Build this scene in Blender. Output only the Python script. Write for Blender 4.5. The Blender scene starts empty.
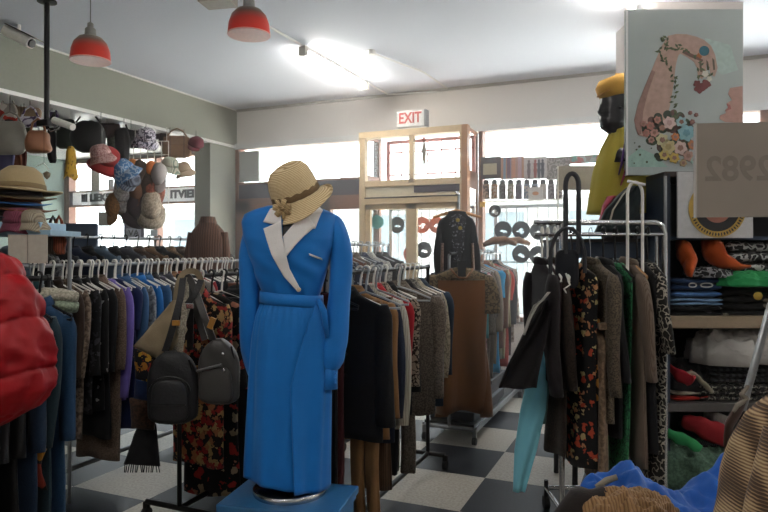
import bpy, bmesh, math, random
from math import sin, cos, pi, radians, sqrt
from mathutils import Vector, Matrix, noise

S = bpy.context.scene
COL = S.collection
rnd = random.Random(7)

# ------------------------------------------------------------------ camera
TH = radians(23.3); CS, SN = cos(TH), sin(TH)
F = 640.0; HC = 1.55; HZ = 250.0
def P(px, py, d):
    """photo pixel at distance d (metres along the view axis) -> point of the room"""
    lat = (px - 384.0) / F * d
    return Vector((lat * CS - d * SN, lat * SN + d * CS, HC - (py - HZ) / F * d))
def LD(lat, d, z=0.0):
    return Vector((lat * CS - d * SN, lat * SN + d * CS, z))
cd = bpy.data.cameras.new('camera'); cam = bpy.data.objects.new('camera', cd); COL.objects.link(cam)
cam.location = (0, 0, HC); cam.rotation_euler = (radians(90), 0, TH)
cd.sensor_width = 36; cd.lens = F / 768 * 36; cd.shift_y = -6 / 768; cd.clip_start = 0.05
S.camera = cam
# ------------------------------------------------------------------ world, light, exposure
w = bpy.data.worlds.new('sky'); S.world = w; w.use_nodes = True
bg = w.node_tree.nodes['Background']; bg.inputs[0].default_value = (0.92, 0.97, 1.0, 1); bg.inputs[1].default_value = 4.5
S.view_settings.view_transform = 'Standard'; S.view_settings.look = 'None'
S.view_settings.gamma = 1; S.view_settings.use_curve_mapping = False
S.view_settings.exposure = 0.66
S.cycles.max_bounces = 8; S.cycles.diffuse_bounces = 5; S.cycles.transparent_max_bounces = 16
S.cycles.caustics_reflective = False; S.cycles.caustics_refractive = False
S.cycles.sample_clamp_indirect = 6.0
def area(name, loc, rot, sx, sy, power, color=(1, 1, 1), portal=False):
    l = bpy.data.lights.new(name, 'AREA'); l.shape = 'RECTANGLE'; l.size = sx; l.size_y = sy
    l.energy = power; l.color = color
    if portal: l.cycles.is_portal = True
    o = bpy.data.objects.new(name, l); o.location = loc; o.rotation_euler = rot; COL.objects.link(o); return o
sl_ = bpy.data.lights.new('sun', 'SUN'); sl_.energy = 55; sl_.angle = radians(1); sl_.color = (1, .96, .9)
so_ = bpy.data.objects.new('sun', sl_); so_.rotation_euler = (radians(15), 0, radians(12)); COL.objects.link(so_)
WY = 7.2; XC = -5.28; ZC = 3.45; ZH = 2.93; VY = 6.7; VX0, VX1 = -3.18, -1.91; AX = -8.5
XR = 5.2; YB = -2.6
area('portal_alcove', ((AX + XC) / 2, WY + .15, 1.8), (radians(-90), 0, 0), 3.3, 2.4, 1, portal=True)
area('portal_windows', ((XC + XR) / 2, WY + .15, 1.8), (radians(-90), 0, 0), XR - XC, 2.4, 1, portal=True)
TUBES = [(-3.03, 5.15, 6.5), (-.2, 4.1, 5.3), (2.2, .4, 1.7), (2.2, 3.6, 4.9), (-3.03, -1.6, -.3), (-1.5, .2, 1.2)]  # tubes after the visible pair are out of view, added for fill light
for i, (x, y0, y1) in enumerate(TUBES):
    area('tube_light', (x, (y0 + y1) / 2, ZC - .11), (0, 0, 0), .06, y1 - y0, 5, (1, .96, .9))  # lamp under every tube, the added fill ones included

# ------------------------------------------------------------------ materials
MATS = {}
def nm(name):
    m = bpy.data.materials.new(name); m.use_nodes = True
    nt = m.node_tree; return m, nt, nt.nodes['Principled BSDF']
def col(c):
    if isinstance(c, str):
        c = tuple(int(c[i:i + 2], 16) / 255 for i in (0, 2, 4))
    return tuple((v / 12.92 if v <= .04045 else ((v + .055) / 1.055) ** 2.4) for v in c) + (1,)
def N(nt, t, **kw):
    n = nt.nodes.new(t)
    for k, v in kw.items():
        if k in n.inputs: n.inputs[k].default_value = v
        else: setattr(n, k, v)
    return n
def ramp(nt, stops, interp='LINEAR'):
    r = nt.nodes.new('ShaderNodeValToRGB'); r.color_ramp.interpolation = interp
    e = r.color_ramp.elements
    e[0].position, e[0].color = stops[0]; e[1].position, e[1].color = stops[1]
    for p, c in stops[2:]:
        k = e.new(p); k.color = c
    return r
def mat(name, c, rough=.5, metal=0, bump=0, bscale=40, var=0.06, emit=0, spec=None, coat=0, trans=0):
    if name in MATS: return MATS[name]
    m, nt, b = nm(name); L = nt.links.new; cc = col(c)
    b.inputs['Base Color'].default_value = cc; b.inputs['Roughness'].default_value = rough; b.inputs['Metallic'].default_value = metal
    if spec is not None: b.inputs['Specular IOR Level'].default_value = spec
    if coat: b.inputs['Coat Weight'].default_value = coat
    if emit:
        b.inputs['Emission Color'].default_value = cc; b.inputs['Emission Strength'].default_value = emit
    tc = N(nt, 'ShaderNodeTexCoord'); nz = N(nt, 'ShaderNodeTexNoise', Scale=bscale, Detail=4.0); L(tc.outputs['Object'], nz.inputs['Vector'])
    if var:
        r = ramp(nt, [(.3, tuple(v * (1 - var) for v in cc[:3]) + (1,)), (.7, tuple(min(1, v * (1 + var)) for v in cc[:3]) + (1,))])
        L(nz.outputs['Fac'], r.inputs[0]); L(r.outputs[0], b.inputs['Base Color'])
    if bump:
        bp = N(nt, 'ShaderNodeBump', Strength=bump, Distance=.01); L(nz.outputs['Fac'], bp.inputs['Height']); L(bp.outputs[0], b.inputs['Normal'])
    MATS[name] = m; return m
def fab(name, c, kind='plain', c2=None, sc=1.0, rough=.85, sheen=.15, c3=None):
    """woven / knitted / printed cloth"""
    if name in MATS: return MATS[name]
    m, nt, b = nm(name); L = nt.links.new; A = col(c); B = col(c2) if c2 else tuple(v * .55 for v in A[:3]) + (1,)
    b.inputs['Roughness'].default_value = rough
    b.inputs['Specular IOR Level'].default_value = .25
    b.inputs['Sheen Weight'].default_value = sheen * .4
    tc = N(nt, 'ShaderNodeTexCoord'); src = tc.outputs['Object']
    fine = N(nt, 'ShaderNodeTexNoise', Scale=180.0, Detail=3.0); L(src, fine.inputs['Vector'])
    big = N(nt, 'ShaderNodeTexNoise', Scale=9.0, Detail=4.0); L(src, big.inputs['Vector'])
    h = fine.outputs['Fac']; out = None
    if kind in ('plain', 'denim', 'silk'):
        f = .93 if kind == 'silk' else .82
        r = ramp(nt, [(.3, tuple(v * f for v in A[:3]) + (1,)), (.7, A)]); L((fine if kind == 'denim' else big).outputs['Fac'], r.inputs[0]); out = r.outputs[0]
    elif kind in ('tweed', 'fleck'):
        t = N(nt, 'ShaderNodeTexNoise', Scale=(120.0 if kind == 'tweed' else 45.0) * sc, Detail=3.0); L(src, t.inputs['Vector'])
        r = ramp(nt, [(.42, B), (.58, A)]); L(t.outputs['Fac'], r.inputs[0]); out = r.outputs[0]; h = t.outputs['Fac']
    elif kind == 'knit':
        t = N(nt, 'ShaderNodeTexWave', Scale=45.0 * sc, Distortion=2.0, Detail=2.0); t.bands_direction = 'X'; L(src, t.inputs['Vector'])
        r = ramp(nt, [(0, B), (.6, A)]); L(t.outputs['Fac'], r.inputs[0]); out = r.outputs[0]; h = t.outputs['Fac']
    elif kind == 'stripes':
        t = N(nt, 'ShaderNodeTexWave', Scale=9.0 * sc, Distortion=.3); t.bands_direction = 'X'; L(src, t.inputs['Vector'])
        r = ramp(nt, [(0, B), (.5, A)], 'CONSTANT'); L(t.outputs['Fac'], r.inputs[0]); out = r.outputs[0]
    elif kind == 'plaid':
        t = N(nt, 'ShaderNodeTexWave', Scale=9.0 * sc, Distortion=.6, Detail=2.0); t.bands_direction = 'X'; L(src, t.inputs['Vector'])
        t2 = N(nt, 'ShaderNodeTexWave', Scale=44.0 * sc, Distortion=1.2, Detail=2.0); t2.bands_direction = 'Z'; L(src, t2.inputs['Vector'])
        mu = N(nt, 'ShaderNodeMath', operation='ADD'); L(t.outputs['Fac'], mu.inputs[0]); L(t2.outputs['Fac'], mu.inputs[1])
        r = ramp(nt, [(.35, B), (.65, A), (1.0, col(c3) if c3 else A)]); m2 = N(nt, 'ShaderNodeMath', operation='MULTIPLY'); m2.inputs[1].default_value = .5
        L(mu.outputs[0], m2.inputs[0]); L(m2.outputs[0], r.inputs[0]); out = r.outputs[0]; h = mu.outputs[0]
    elif kind in ('floral', 'dots', 'sequin', 'patch'):
        v = N(nt, 'ShaderNodeTexVoronoi', Scale={'floral': 16.0, 'dots': 26.0, 'sequin': 70.0, 'patch': 12.0}[kind] * sc, Randomness=.9)
        ad = N(nt, 'ShaderNodeMixRGB', blend_type='ADD'); ad.inputs[0].default_value = .06
        nz = N(nt, 'ShaderNodeTexNoise', Scale=25.0 * sc); L(src, nz.inputs['Vector']); L(src, ad.inputs[1]); L(nz.outputs['Color'], ad.inputs[2]); L(ad.outputs[0], v.inputs['Vector'])
        thr = {'floral': .43, 'dots': .25, 'sequin': .4, 'patch': .62}[kind]
        f = ramp(nt, [(0, (1, 1, 1, 1)), (thr, (0, 0, 0, 1))], 'CONSTANT'); L(v.outputs['Distance'], f.inputs[0])
        sp = N(nt, 'ShaderNodeSeparateColor'); L(v.outputs['Color'], sp.inputs[0])
        D = col(c3) if c3 else B
        pal = ramp(nt, [(0, B), (.35, D), (.6, tuple((x + y) / 2 for x, y in zip(B, D))), (.8, A)], 'CONSTANT'); L(sp.outputs[0], pal.inputs[0])
        mx = N(nt, 'ShaderNodeMixRGB'); L(f.outputs[0], mx.inputs[0]); mx.inputs[1].default_value = A; L(pal.outputs[0], mx.inputs[2]); out = mx.outputs[0]
        if kind == 'sequin': b.inputs['Roughness'].default_value = .4
    elif kind == 'leopard':
        v = N(nt, 'ShaderNodeTexNoise', Scale=38.0 * sc, Detail=1.0); L(src, v.inputs['Vector'])
        r = ramp(nt, [(0, A), (.46, B), (.56, A)], 'CONSTANT'); L(v.outputs['Fac'], r.inputs[0]); out = r.outputs[0]
    elif kind == 'straw':
        t = N(nt, 'ShaderNodeTexWave', Scale=60.0 * sc, Distortion=1.0, Detail=2.0); t.bands_direction = 'Z'; L(src, t.inputs['Vector'])
        mu = N(nt, 'ShaderNodeMath', operation='MULTIPLY'); L(t.outputs['Fac'], mu.inputs[0]); L(fine.outputs['Fac'], mu.inputs[1])
        r = ramp(nt, [(.05, B), (.4, A)]); L(mu.outputs[0], r.inputs[0]); out = r.outputs[0]; h = mu.outputs[0]
    L(out, b.inputs['Base Color'])
    bp = N(nt, 'ShaderNodeBump', Strength=.12 if kind == 'silk' else .35, Distance=.004); L(h, bp.inputs['Height']); L(bp.outputs[0], b.inputs['Normal'])
    MATS[name] = m; return m
def glass(name='window_glass'):
    if name in MATS: return MATS[name]
    m, nt, b = nm(name); nt.nodes.remove(b); out = nt.nodes['Material Output']
    t = N(nt, 'ShaderNodeBsdfTransparent'); t.inputs[0].default_value = (.96, .98, .98, 1)
    g = N(nt, 'ShaderNodeBsdfGlossy'); g.inputs['Roughness'].default_value = .02
    fr = N(nt, 'ShaderNodeValue'); fr.outputs[0].default_value = .04
    mx = N(nt, 'ShaderNodeMixShader'); nt.links.new(fr.outputs[0], mx.inputs[0]); nt.links.new(t.outputs[0], mx.inputs[1]); nt.links.new(g.outputs[0], mx.inputs[2]); nt.links.new(mx.outputs[0], out.inputs[0])
    MATS[name] = m; return m
M_CHROME = mat('chrome', 'b8b8ba', .22, 1, var=0)
M_STEEL = mat('brushed steel', '8d8f92', .38, .9, .05)
M_BLACKM = mat('black metal', '141416', .4, .3)
M_WHITEP = mat('white plastic', 'e6e3dc', .4)
M_WOOD = mat('wooden hanger', 'a9794a', .5, bump=.05)
M_WHEEL = mat('black rubber', '18181a', .6)

# ------------------------------------------------------------------ mesh helpers
class MB:
    def __init__(s): s.v = []; s.f = []
    def add(s, vs, fs):
        o = len(s.v); s.v += [tuple(v) for v in vs]; s.f += [tuple(i + o for i in f) for f in fs]; return s
    def box(s, a, b, M=None):
        x0, y0, z0 = a; x1, y1, z1 = b
        vs = [Vector(p) for p in ((x0, y0, z0), (x1, y0, z0), (x1, y1, z0), (x0, y1, z0), (x0, y0, z1), (x1, y0, z1), (x1, y1, z1), (x0, y1, z1))]
        if M: vs = [M @ v for v in vs]
        return s.add(vs, [(0, 3, 2, 1), (4, 5, 6, 7), (0, 1, 5, 4), (1, 2, 6, 5), (2, 3, 7, 6), (3, 0, 4, 7)])
    def loft(s, rings, cap=(True, True), closed=True):
        n = len(rings[0]); vs = [p for r in rings for p in r]; fs = []
        for i in range(len(rings) - 1):
            for j in range(n if closed else n - 1):
                k = (j + 1) % n; fs.append((i * n + j, i * n + k, (i + 1) * n + k, (i + 1) * n + j))
        if cap[0]: fs.append(tuple(range(n - 1, -1, -1)))
        if cap[1]: fs.append(tuple((len(rings) - 1) * n + j for j in range(n)))
        return s.add(vs, fs)
    def tube(s, path, r, n=8, flat=1.0, closed=False):
        path = [Vector(p) for p in path]; m = len(path)
        rr = r if isinstance(r, (list, tuple)) else [r] * m
        rings = []; up = None
        for i, p in enumerate(path):
            if closed: t = path[(i + 1) % m] - path[i - 1]
            else: t = path[min(i + 1, m - 1)] - path[max(i - 1, 0)]
            if t.length < 1e-7: t = Vector((0, 0, 1))
            t.normalize()
            if up is None:
                up = Vector((0, 0, 1)) if abs(t.z) < .9 else Vector((0, 1, 0))
            a = (up - t * up.dot(t)).normalized(); b = t.cross(a); up = a
            rings.append([p + a * (cos(2 * pi * k / n) * rr[i]) + b * (sin(2 * pi * k / n) * rr[i] * flat) for k in range(n)])
        if closed: rings.append(rings[0]); return s.loft(rings, (False, False))
        return s.loft(rings)
    def lathe(s, prof, n=32, M=None, wob=None):
        rings = []
        for i, (r, z) in enumerate(prof):
            rg = []
            for k in range(n):
                a = 2 * pi * k / n; q = Vector((max(r, 1e-4) * cos(a), max(r, 1e-4) * sin(a), z))
                if wob: q = wob(q, a, i)
                rg.append(M @ q if M else q)
            rings.append(rg)
        return s.loft(rings, (True, True))
    def build(s, name, m, parent=None, smooth=True, loc=None, rz=0, sub=0, bev=0, solid=0):
        me = bpy.data.meshes.new(name); me.from_pydata(s.v, [], s.f); me.update()
        bm = bmesh.new(); bm.from_mesh(me); bmesh.ops.recalc_face_normals(bm, faces=bm.faces); bm.to_mesh(me); bm.free()
        if smooth:
            for p in me.polygons: p.use_smooth = True
            if smooth is True: me.set_sharp_from_angle(angle=radians(50))
        me.materials.append(m)
        o = bpy.data.objects.new(name, me); COL.objects.link(o)
        if parent: o.parent = parent
        if loc is not None: o.location = loc
        if rz: o.rotation_euler.z = rz
        if solid: md = o.modifiers.new('t', 'SOLIDIFY'); md.thickness = solid; md.offset = 0
        if bev: md = o.modifiers.new('b', 'BEVEL'); md.width = bev; md.segments = 2; md.limit_method = 'ANGLE'
        if sub: md = o.modifiers.new('s', 'SUBSURF'); md.levels = sub; md.render_levels = sub
        return o
def tag(o, label, cat, group=None, kind=None):
    if label: o['label'] = label
    if cat: o['category'] = cat
    if group: o['group'] = group
    if kind: o['kind'] = kind
    return o
def thing(name, label, cat, loc=(0, 0, 0), rz=0, group=None):
    o = bpy.data.objects.new(name, None); o.empty_display_size = .1; COL.objects.link(o); o.location = loc; o.rotation_euler = (0, 0, rz)
    return tag(o, label, cat, group)
def struct(name, mb, m, smooth=False, **kw):
    o = mb.build(name, m, smooth=smooth, **kw); o['kind'] = 'structure'; return o
def copy_tree(o, parent=None):
    c = o.copy(); COL.objects.link(c); c.parent = parent
    for ch in [x for x in bpy.data.objects if x.parent == o]: copy_tree(ch, c)
    return c
def bx(a, b): return MB().box(a, b)
def text_part(name, body, size, m, parent, loc, rot=(pi / 2, 0, 0), ext=.002, sx=1.0, off=.022):
    c = bpy.data.curves.new(name, 'FONT'); c.body = body; c.size = size; c.offset = size * off; c.extrude = ext; c.align_x = 'CENTER'; c.align_y = 'CENTER'
    t = bpy.data.objects.new(name + '_tmp', c); COL.objects.link(t)
    dg = bpy.context.evaluated_depsgraph_get(); me = bpy.data.meshes.new_from_object(t.evaluated_get(dg)); bpy.data.objects.remove(t)
    me.materials.clear(); me.materials.append(m)
    o = bpy.data.objects.new(name, me); COL.objects.link(o); o.parent = parent; o.location = loc; o.rotation_euler = rot; o.scale = (sx, 1, 1); return o
def interp(tab, z):
    """tab: rows (z, a, b, ...) with z falling"""
    if z >= tab[0][0]: return tab[0][1:]
    for a, b in zip(tab, tab[1:]):
        if z >= b[0]:
            t = (a[0] - z) / (a[0] - b[0]); t2 = t
            return tuple(x + (y - x) * t2 for x, y in zip(a[1:], b[1:]))
    return tab[-1][1:]
def se(u, n=2.3):
    c, s_ = cos(u), sin(u)
    return math.copysign(abs(c) ** (2 / n), c), math.copysign(abs(s_) ** (2 / n), s_)

# ================================================================== SETTING
m_dark = None
def floor_mat():
    m, nt, b = nm('chequered vinyl floor'); L = nt.links.new
    g = N(nt, 'ShaderNodeNewGeometry'); mp = N(nt, 'ShaderNodeMapping'); mp.inputs['Location'].default_value = (1.09, -4.27, .305)
    ck = N(nt, 'ShaderNodeTexChecker', Scale=1 / .61)
    L(g.outputs['Position'], mp.inputs[0]); L(mp.outputs[0], ck.inputs[0])
    nz = N(nt, 'ShaderNodeTexNoise', Scale=60.0, Detail=5.0); L(g.outputs['Position'], nz.inputs[0])
    r1 = ramp(nt, [(.35, col('080a10')), (.7, col('141926'))]); r2 = ramp(nt, [(.35, col('9d968a')), (.6, col('b3ada2'))])
    L(nz.outputs[0], r1.inputs[0]); L(nz.outputs[0], r2.inputs[0]); L(r1.outputs[0], ck.inputs[1]); L(r2.outputs[0], ck.inputs[2])
    L(ck.outputs[0], b.inputs['Base Color']); b.inputs['Roughness'].default_value = .5; b.inputs['Specular IOR Level'].default_value = .3; return m
struct('floor', bx((AX, YB, -.1), (XR, WY, 0)), floor_mat())
M_CEIL = mat('ceiling paint', 'd8dde8', .8, var=.02)
M_WALLW = mat('white wall paint', 'd8d4d0', .75, var=.02)
M_GREEN = mat('sage grey wall paint', '82847a', .7, var=.03)
M_TEAL = mat('pale green alcove paint', '7f908a', .7, var=.03)
M_TRIMW = mat('white gloss trim', 'd8d8d6', .35, var=.01)
struct('ceiling', bx((XC - .25, YB, ZC), (XR, WY, ZC + .1)), M_CEIL)
struct('ceiling_alcove', bx((AX, YB, 2.95), (XC - .24, WY, 3.05)), M_TRIMW)
struct('wall_left', bx((XC - .25, YB, 2.96), (XC, WY, ZC)), M_GREEN)          # the bulkhead above the alcove
struct('trim_1', bx((XC - .27, YB, 2.925), (XC + .015, WY, 2.96)), M_TRIMW)
struct('wall_pier', bx((XC - .25, WY - .56, 0), (XC, WY, 2.925)), M_GREEN)
struct('wall_alcove', bx((AX - .1, YB, 0), (AX, WY, 2.95)), M_TEAL)
struct('wall_header', bx((XC, WY, ZH), (XR, WY + .2, ZC)), M_WALLW)
struct('wall_alcove_header', bx((AX, WY, 2.9), (XC, WY + .2, 3.05)), M_GREEN)
struct('wall_right', bx((XR, YB, 0), (XR + .1, WY, ZC)), M_WALLW)
struct('wall_front', bx((AX, YB - .1, 0), (XR, YB, ZC)), M_WALLW)
struct('trim_2', bx((XC, WY - .03, ZC - .03), (XR, WY, ZC)), mat('grey cove trim', '9b9892', .5))
struct('trim_3', bx((XC, WY - .05, ZH - .02), (XR, WY, ZH + .05)), M_TRIMW)
struct('trim_4', bx((XC, YB, ZC - .015), (XC + .012, WY, ZC)), M_TRIMW)
M_PLUM = mat('plum painted band', '3c323c', .5)
M_BROWN = mat('brown window frame', '7a5340', .45, bump=.04, bscale=25)
M_OAK = mat('pale oak door frame', 'c2aa86', .45, bump=.05, bscale=25)
M_CREAM = mat('cream door panel', 'c2b8a0', .5)
SILL = .75
struct('wall_under_windows', MB().box((AX, WY, 0), (VX0, WY + .2, SILL)).box((VX1, WY, 0), (XR, WY + .2, SILL)), M_WALLW)
def window(i, x0, x1, bars, low=True, band=True, top=ZH, fm=M_BROWN, headz=2.24, gaps=()):
    root = bpy.data.objects.new('window_%d' % i, None); COL.objects.link(root); root.location = (x0, WY, SILL); root['kind'] = 'structure'
    W_ = x1 - x0; H_ = top - SILL; b = MB(); t = .05
    b.box((0, -.03, 0), (t, .1, H_)); b.box((W_ - t, -.03, 0), (W_, .1, H_)); b.box((0, -.03, H_ - t * .5), (W_, .1, H_)); b.box((0, -.04, 0), (W_, .1, t))
    for x in bars: b.box((x - x0 - t / 2, -.03, 0), (x - x0 + t / 2, .1, H_))
    b.build('window_frame', fm, root, smooth=False)
    if band:
        pb = MB(); xs = [t] + [v - x0 for v in gaps] + [W_ - t]
        for k in range(0, len(xs), 2): pb.box((xs[k], -.02, headz - SILL), (xs[k + 1], .08, headz + .19 - SILL))
        pb.build('panel', M_PLUM, root, smooth=False)
        MB().box((t, -.03, headz - .03 - SILL), (W_ - t, .09, headz - SILL)).box((t, -.03, headz + .19 - SILL), (W_ - t, .09, headz + .215 - SILL)).build('transom_bar', fm, root, smooth=False)
    bx((t, .04, t), (W_ - t, .046, H_ - t)).build('pane', glass(), root, smooth=False)
    return root
window(1, AX, XC - .25, [-8.42, -6.68], headz=2.24, top=2.9, gaps=(-8.3, -7.2, -6.6, -5.75))
w2 = window(2, XC, VX0, [], headz=2.24)
# dark timber joinery under the band of the second window
b = MB()
for a, c in ((0.03, .24), (.62, .72), (1.32, 1.46), (1.92, 1.99)): b.box((a, -.05, 0), (c, .03, 2.21 - SILL))
b.box((0.03, -.05, 2.06 - SILL), (1.99, .03, 2.21 - SILL)); b.build('door_joinery', M_BROWN, w2, smooth=False)
bx((0.05, -.01, 2.47 - SILL), (.36, .03, 2.88 - SILL)).build('grey_panel', mat('grey blind', 'a2a5a0', .6), w2, smooth=False)
window(3, VX1, .95, [], band=False, top=ZH)
window(4, .95, XR, [3.0], band=False, top=ZH)
# lettered strips fixed on the plum band of the alcove window
M_INK = mat('dark ink', '2a2526', .6)
M_OPAL, nt_, b_ = nm('opal white plastic'); nt_.nodes.remove(b_); t_ = N(nt_, 'ShaderNodeBsdfTranslucent'); t_.inputs[0].default_value = (.75, .75, .74, 1); d_ = N(nt_, 'ShaderNodeBsdfDiffuse'); x_ = N(nt_, 'ShaderNodeMixShader'); x_.inputs[0].default_value = .45
nt_.links.new(t_.outputs[0], x_.inputs[1]); nt_.links.new(d_.outputs[0], x_.inputs[2]); nt_.links.new(x_.outputs[0], nt_.nodes['Material Output'].inputs[0])
for x0, x1, txt in ((-8.3, -7.2, 'III LIEKSTI'), (-6.6, -5.75, 'ITVIEI')):
    s_ = thing('lettered_sign', 'white strip of reversed lettering over the alcove window' + (', beside the beige card' if x0 < -7 else ', nearest the green pier'), 'sign', ((x0 + x1) / 2, WY - .045, 2.335))
    bx((-(x1 - x0) / 2, 0, -.095), ((x1 - x0) / 2, .004, .095)).build('board', M_OPAL, s_, smooth=False)
    text_part('lettering', txt, .15, M_INK, s_, (0, -.004, 0), sx=1.15, off=.06)
# vestibule with glazed double doors
ves = bpy.data.objects.new('door_1', None); COL.objects.link(ves); ves.location = (VX0, VY, 0); ves['kind'] = 'structure'
W_ = VX1 - VX0; TZ = 2.9; b = MB()
b.box((0, -.04, 0), (.07, .05, TZ)); b.box((W_ - .07, -.04, 0), (W_, .05, TZ)); b.box((0, -.05, TZ - .07), (W_, .05, TZ)); b.box((.07, -.03, 2.27), (W_ - .07, .04, 2.34))
b.box((W_ / 2 - .025, -.03, 2.3), (W_ / 2 + .025, .04, TZ - .05)); b.box((.07, -.045, 2.07), (W_ - .07, .045, 2.15)); b.build('door_frame', M_OAK, ves, smooth=False)
bx((.07, -.01, 2.15), (W_ - .07, .03, 2.27)).build('cream_panel', M_CREAM, ves, smooth=False)
bx((W_ / 2 + .03, -.02, 2.19), (W_ - .08, -.01, 2.265)).build('plum_panel', M_PLUM, ves, smooth=False)
bx((.07, -.05, 2.135), (W_ - .07, -.04, 2.15)).build('shadow_bead', M_INK, ves, smooth=False)  # dark strip along the top of the door head
bx((.07, .0, 2.34), (W_ - .07, .005, TZ - .07)).build('pane', glass(), ves, smooth=False)
for x0, x1 in ((.07, W_ / 2), (W_ / 2, W_ - .07)):
    b = MB().box((x0, -.02, 0.02), (x0 + .06, .03, 2.07)).box((x1 - .06, -.02, 0.02), (x1, .03, 2.07)).box((x0, -.02, 2.01), (x1, .03, 2.07)).box((x0, -.02, .02), (x1, .03, .3)).box((x0, -.02, .98), (x1, .03, 1.04))
    lf = b.build('door_leaf', M_OAK, ves, smooth=False)
    bx((x0 + .06, 0, .3), (x1 - .06, .005, 2.01)).build('pane', glass(), lf, smooth=False)
for x, nmx in ((0, 'left'), (W_ - .04, 'right')):
    b = MB().box((x + .01, .05, 0), (x + .03, .08, TZ)).box((x + .01, WY - VY - .04, 0), (x + .03, WY - VY, TZ)).box((x + .01, .05, TZ - .04), (x + .03, WY - VY, TZ)).box((x + .01, .05, 2.24), (x + .03, WY - VY, 2.43)).box((x + .01, .05, 0), (x + .03, WY - VY, .75))
    rt = b.build('side_frame', M_BROWN, ves, smooth=False)
    bx((x + .015, .1, .75), (x + .02, WY - VY - .05, TZ - .05)).build('side_pane', glass(), rt, smooth=False)
bx((W_ - .045, -.055, 0), (W_ + .02, .05, TZ)).build('corner_post', mat('orange brown post', '9c7050', .45, bump=.04), ves, smooth=False)
# pillar
pc = LD(2.39, 5.25)
struct('wall_pillar', bx((-.36, -.35, 0), (.36, .35, ZC)), mat('white pillar paint', 'b4adab', .7, var=.02), loc=pc, rz=TH)
# ---- outside
M_PAVE = mat('pale pavement', 'b9b9b6', .9, var=.1, bscale=4)
tag(bx((-30, WY + .2, -.25), (30, 40, -.15)).build('pavement', M_PAVE, smooth=False), None, None, kind='structure')
fb = thing('shop_building', 'pale shopfront building across the bright street', 'building', (-3, 17, -.15))
bx((-14, 0, 0), (16, 2, 3.6)).build('wall', mat('pale render', '8f9292', .9), fb, smooth=False)
bx((-14, -1.6, 3.0), (16, 0, 3.25)).build('canopy', mat('white canopy', '9a9b9c', .7), fb, smooth=False)
for i in range(8):
    x = -12 + i * 3.2
    wn = bx((x, -.03, .9), (x + 2.1, .02, 2.7)).build('window', mat('distant glazing', '5f6b72', .3), fb, smooth=False)
rp = thing('street_column', 'pale round street column outside the window', 'column', (-6.2, 12.5, -.15)); MB().lathe([(.2, 0), (.2, 4), (.25, 4.05), (.25, 4.2)], 20).build('shaft', mat('pale render', '8f9292', .9), rp); bx((-.3, -.3, 0), (.3, .3, .12)).build('plinth', mat('pale render', '8f9292', .9), rp, smooth=False)
def grille(x0, x1, z0, z1, label, m, step=.17, y=WY + .28, rows=(0.5,)):
    g = thing('security_grille', label, 'grille', (x0, y, z0))
    b = MB(); n = int((x1 - x0) / step)
    for k in range(1, n): b.tube([(k * step, 0, 0), (k * step, 0, z1 - z0)], .007, 6)
    b.build('bars', m, g)
    b = MB().box((-.02, -.015, -.02), (.02, .015, z1 - z0 + .02)).box((x1 - x0 - .02, -.015, -.02), (x1 - x0 + .02, .015, z1 - z0 + .02)).box((0, -.015, z1 - z0 - .02), (x1 - x0, .015, z1 - z0 + .02)).box((0, -.015, -.02), (x1 - x0, .015, .02))
    for q in rows: b.box((0, -.01, (z1 - z0) * q - .008), (x1 - x0, .01, (z1 - z0) * q + .008))
    b.build('frame', m, g, smooth=False)
M_BARW = mat('white painted bars', 'c8ccd0', .5); M_BARR = mat('faded red bars', 'c78a86', .5)
grille(-3.05, -1.98, 2.36, 2.86, 'faded red barred grille behind the glass over the doors', M_BARR, .17, WY + .02, (.2, .75))
grille(-3.05, -2.0, .1, 2.05, 'pale upright barred gate outside the glazed double doors', M_BARW, .1, WY + .1, (.3, .93))
grille(-1.75, -.95, .77, 2.05, 'pale narrow grille outside the window of cut records', M_BARW, .12, WY + .17)
grille(-6.25, -5.5, .77, 1.6, 'pale railings outside the alcove window by the pier', M_BARW, .07, WY + .17)

# exit sign
ex = thing('exit_sign', 'white box sign with red EXIT lettering above the glazed doors', 'sign', (-2.55, VY - .01, 2.92))
bx((-.165, -.04, 0), (.165, .06, .185)).build('housing', mat('sign white', 'd6d5d2', .4), ex, smooth=False, bev=.006)
bx((.165, -.03, 0), (.185, .07, .185)).build('side_plate', mat('grey side plate', '77787a', .5), ex, smooth=False)
text_part('lettering', 'EXIT', .165, mat('exit red', 'b8433a', .5), ex, (0, -.043, .095), sx=.8)

# ---- ceiling fixtures
M_TUBE = mat('lit fluorescent tube', 'fffaf0', .3, emit=60, var=0)
lab_t = ['lit fluorescent tube above the blue dress', 'lit fluorescent tube above the painted poster', 'lit ceiling tube over the right aisle near the shelves', 'lit ceiling tube over the far right aisle', 'lit ceiling tube behind the viewer', 'lit ceiling tube above the near aisle by the red puffer']  # fill tubes are additions that brighten the room and the dress front
for i, (x, y0, y1) in enumerate(TUBES):
    t = thing('fluorescent_light', lab_t[i], 'ceiling light', (x, (y0 + y1) / 2, ZC), 0, None)
    h = (y1 - y0) / 2
    bx((-.022, -h, -.04), (.022, h, 0)).build('housing', M_TRIMW, t, smooth=False)
    MB().tube([(0, -h + .03, -.075), (0, h - .03, -.075)], .02, 12).build('glass_tube', M_TUBE, t)
    for s_ in (-1, 1): bx((-.035, s_ * h - .03, -.1), (.035, s_ * h + .03, -.02)).build('end_cap', mat('grey cap', 'b8b4ac', .5), t, smooth=False)
cn = MB().tube([(-3.03, 2.2, ZC - .012), (-3.03, 5.1, ZC - .012)], .012, 6).build('conduit', M_TRIMW); tag(cn, 'white surface conduit running along ceiling to the lit tube over the dress', 'conduit')
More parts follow.
